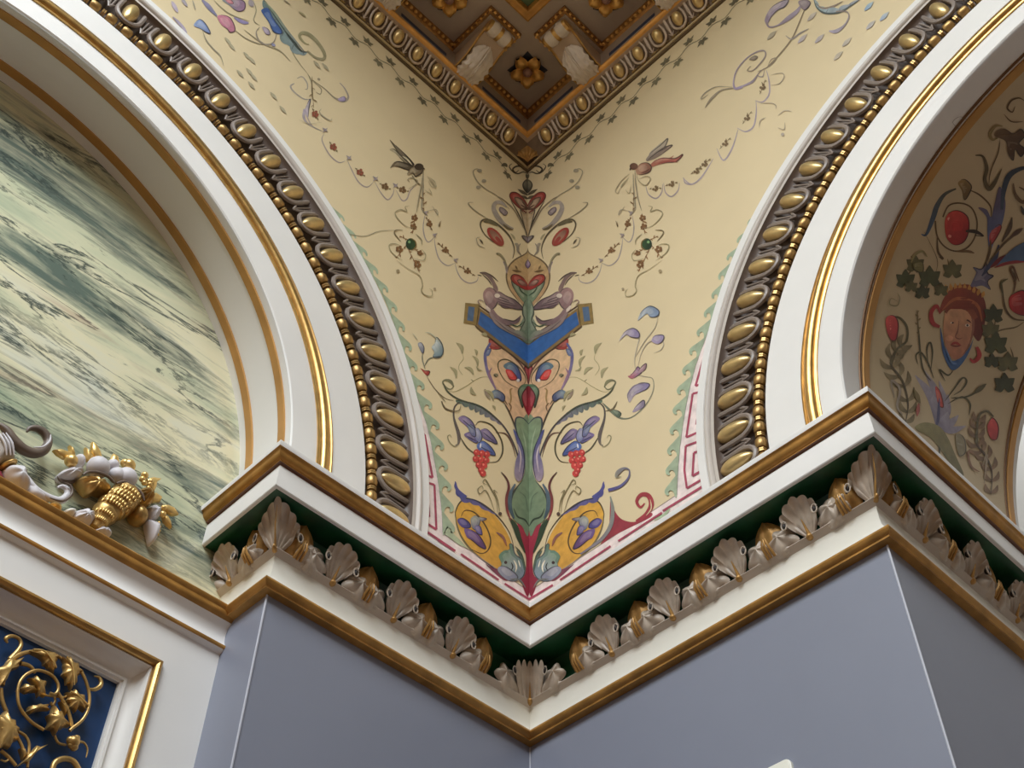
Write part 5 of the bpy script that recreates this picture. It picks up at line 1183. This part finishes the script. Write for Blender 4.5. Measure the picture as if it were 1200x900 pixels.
for x, y, r in ((150, 258, 48), (585, 292, 50), (556, 276, 34), (704, 366, 28), (686, 396, 24), (700, 424, 22), (742, 436, 20), (732, 464, 18), (752, 412, 18), (600, 320, 30), (840, 660, 26), (846, 612, 22)): part('gilt_fruit', GILT, lambda m: R.ball(m, x, y, r, -.160))
part('gilt_nut', GILD2, lambda m: (R.dome(m, [(640, 500), (680, 474), (730, 500), (752, 560), (730, 604), (690, 590), (660, 550)], .034, -.172, ribs=11)))
for q in ([(28, 162), (80, 156), (132, 176), (180, 190), (186, 226), (110, 226), (60, 196)], [(148, 128), (176, 150), (192, 210), (160, 200)], [(268, 142), (296, 180), (330, 210), (340, 250), (290, 246), (270, 210)], [(322, 100), (350, 120), (384, 180), (396, 226), (350, 224), (314, 180)],
          [(480, 190), (516, 210), (524, 270), (490, 290), (456, 250)], [(726, 384), (780, 368), (844, 380), (812, 400), (806, 440), (784, 486), (752, 470), (740, 420)], [(742, 500), (800, 486), (850, 520), (836, 552), (780, 556)],
          [(846, 580), (890, 578), (940, 600), (974, 650), (930, 656), (880, 630)], [(850, 650), (886, 660), (914, 710), (920, 752), (890, 730), (864, 700)]):
    part('gilt_leaf', GILT, lambda m: R.dome(m, q, .007, -.168, n=1))
part('pale_flower', PALE, lambda m: R.dome(m, [(740, 610), (770, 580), (820, 590), (840, 640), (810, 690), (760, 690)], .028, ribs=5))
part('pod', PALE, lambda m: R.dome(m, [(744, 690), (780, 690), (836, 720), (830, 800), (786, 862), (764, 800)], .022, -.180))
part('pod_seeds', GILT, lambda m: [R.ball(m, x, y, 12, -.162) for x, y in ((816, 720), (822, 750), (818, 780), (806, 808))])
part('tail_leaf', PALE, lambda m: R.dome(m, [(170, 690), (180, 640), (260, 620), (320, 650), (330, 700), (290, 740), (220, 720)], .024, -.172, ribs=7))
part('tail_leaf', PALE, lambda m: R.dome(m, [(318, 790), (350, 756), (400, 760), (462, 790), (440, 830), (380, 810)], .02, -.172, ribs=5))
part('tail_leaf', CREAM, lambda m: R.dome(m, [(90, 640), (130, 618), (190, 630), (170, 670), (110, 668)], .02, -.172))

R = Relief(0, 480, 6, -.184, -.160)
root = tag(empty('carved_trophy', P('L', 1.16, -.165, 1.487)), 'carved fluted stem with taupe and pale ribbon scrolls on the sill', 'carving')
part('ribbon_scroll', DTAU, lambda m: R.tube(m, [(-10, 110), (40, 150), (90, 222), (160, 285), (240, 312), (306, 288), (334, 232), (312, 176), (262, 140), (208, 136), (184, 160)], [16, 30, 36, 36, 34, 32, 30, 30, 26, 18, 8], -.158, n=5))
part('ribbon_edge', PALE, lambda m: R.tube(m, [(200, 300, -.142), (260, 302, -.140), (304, 268, -.138), (312, 220, -.138)], [3, 7, 8, 3], n=5))
part('ribbon_scroll', PALE, lambda m: R.tube(m, [(190, 470), (250, 560), (340, 618), (420, 640), (470, 606), (470, 562), (436, 540), (404, 548)], [12, 22, 24, 26, 24, 20, 14, 6], -.160, n=5))
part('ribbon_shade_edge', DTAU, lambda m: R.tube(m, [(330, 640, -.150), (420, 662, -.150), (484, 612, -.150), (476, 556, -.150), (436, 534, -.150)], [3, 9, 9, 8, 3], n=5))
part('fluted_stem', mat('grey_taupe_paint', srgb(176, 166, 156), .45, noise=.15, nscale=40), lambda m: R.dome(m, [(-40, 150), (10, 140), (40, 160), (80, 240), (116, 330), (108, 356), (40, 362), (-40, 370)], .026, -.180))
for a in (-26, 2, 26): part('flute', PALE, lambda m: R.tube(m, [(a, 180, -.152), (a+34, 260, -.148), (a+56, 336, -.152)], [4, 9, 5]))
part('gilt_collar', GILD2, lambda m: R.dome(m, [(20, 372), (70, 352), (124, 356), (120, 384), (70, 394), (30, 398)], .022, -.174))
part('pale_drapery', PALE, lambda m: R.dome(m, [(44, 408), (86, 384), (140, 400), (180, 450), (210, 530), (190, 580), (130, 560), (80, 510), (50, 460)], .032, -.176, ribs=4))
part('pale_drapery', PALE, lambda m: R.dome(m, [(200, 490), (250, 560), (360, 630), (330, 650), (240, 620), (190, 570)], .02, -.176))
part('drapery_hole_shade', DTAU, lambda m: R.ball(m, 152, 452, 18, -.150, ry=14))  # dark ball standing for the shade inside a hole in the folds
part('red_field', mat('crimson_paint', srgb(142, 52, 66), .5), lambda m: R.dome(m, [(-40, 376), (20, 390), (50, 440), (62, 490), (10, 480), (-40, 460)], .014, -.182))
part('gilt_leaf', GILT, lambda m: R.dome(m, [(350, 655), (390, 655), (440, 690), (420, 712), (370, 690)], .018, -.172))

# ---- gilded vine standing off the blue panel
R = Relief(0, 740, 5.625, -.183, -.168)
root = tag(empty('gilded_vine', P('L', 1.0, -.183, .98)), 'gilded scrolling vine relief on the royal blue panel', 'carving')
def vt(name, pts, r, d=-.166): part(name, GILD2, lambda m: R.tube(m, pts, r, d, n=5))
vt('vine_ring', [(266, 666), (182, 612), (112, 524), (94, 432), (110, 350), (160, 296), (230, 274), (310, 300), (354, 350), (362, 400), (340, 432), (306, 424)], 9, -.158)
vt('vine_stem', [(346, 420), (360, 460), (340, 490), (330, 470)], 7); vt('vine_stem', [(360, 400), (392, 452), (430, 520), (452, 590), (462, 640)], 10, -.162)
vt('vine_stem', [(520, 280), (552, 350), (572, 440), (562, 530), (522, 600), (460, 650), (440, 668)], 9, -.160)
vt('vine_stem', [(10, 360), (30, 250), (90, 176), (180, 140), (260, 134), (340, 150), (392, 176), (424, 190)], [14, 16, 16, 12, 9, 9, 9, 7]); vt('vine_stem', [(60, 190), (110, 136), (134, 92), (120, 52), (72, 34), (34, 52), (46, 80)], [16, 14, 12, 10, 11, 12, 5])
vt('vine_stem', [(130, 215), (180, 226), (210, 250), (226, 280)], [14, 11, 10, 7]); vt('vine_stem', [(0, 380), (10, 460), (40, 540)], 12); vt('vine_stem', [(572, 380), (620, 386), (660, 356), (652, 312), (616, 298)], [6, 12, 14, 10, 4])
vt('vine_stem', [(356, 690), (380, 738), (430, 752)], 7); vt('vine_tendril', [(508, 728), (550, 738), (572, 782), (562, 834)], [8, 6, 5, 3]); vt('vine_stem', [(110, 660), (160, 690), (186, 740), (184, 800), (176, 900)], 8); vt('vine_stem', [(110, 700), (140, 760), (150, 800)], 9)
vt('vine_stem', [(0, 790), (50, 830), (100, 890)], 10); vt('vine_ring', [(338, 920), (360, 866), (420, 842), (480, 862), (520, 930)], 16); vt('vine_tendril', [(0, 850), (30, 860), (50, 850)], 5); vt('vine_tendril', [(280, 420), (330, 430), (420, 436), (440, 420)], 6)
for q, h in (([(180, 140), (260, 128), (350, 148), (386, 170), (368, 196), (362, 246), (342, 282), (306, 244), (280, 226), (262, 184)], .020), ([(400, 178), (452, 178), (504, 220), (538, 270), (512, 292), (494, 344), (460, 388), (430, 350), (404, 290), (412, 230)], .022),
             ([(428, 412), (480, 392), (542, 430), (578, 504), (546, 532), (492, 502), (486, 538), (448, 508), (430, 462)], .024), ([(104, 392), (150, 356), (214, 372), (236, 402), (160, 412)], .022), ([(178, 318), (222, 304), (294, 342), (286, 432), (240, 436), (222, 372)], .024),
             ([(152, 544), (182, 504), (250, 488), (312, 490), (314, 524), (250, 526), (192, 548)], .022), ([(302, 564), (340, 500), (388, 540), (446, 632), (402, 642), (352, 684), (304, 642)], .030), ([(-40, 260), (60, 188), (146, 180), (112, 244), (50, 272), (20, 344), (-30, 390)], .022),
             ([(-60, 560), (20, 540), (80, 600), (112, 660), (104, 720), (50, 770), (-40, 800)], .034), ([(110, 894), (160, 830), (230, 762), (304, 754), (244, 792), (180, 866)], .018), ([(120, 780), (150, 780), (170, 830), (140, 850)], .016), ([(384, 470), (410, 480), (440, 540), (420, 560)], .016)):
    gx, gy = sum(a[0] for a in q)/len(q), sum(a[1] for a in q)/len(q); q2 = []
    for a, b in zip(q, q[1:]+q[:1]):
        mx, my = (a[0]+b[0])/2, (a[1]+b[1])/2; q2 += [(gx+(a[0]-gx)*1.06, gy+(a[1]-gy)*1.06), (gx+(mx-gx)*.84, gy+(my-gy)*.84)]
    part('vine_leaf', GILD2, lambda m: R.dome(m, q2, h*.45, -.166, n=2))
for q in ([(190, 144), (270, 158), (345, 262)], [(410, 190), (450, 260), (462, 376)], [(436, 420), (490, 450), (560, 520)], [(320, 560), (360, 590), (400, 640)], [(-20, 600), (50, 640), (60, 720)], [(-20, 660), (30, 690), (40, 740)]): part('leaf_vein', GILT, lambda m: R.tube(m, [(x, y, -.154) for x, y in q], [6, 5, 2], n=4))
part('vine_bud', GILD2, lambda m: [R.ball(m, x, y, r, -.160) for x, y, r in ((466, 742, 34), (446, 730, 22), (486, 720, 20), (470, 776, 22), (450, 764, 18))])
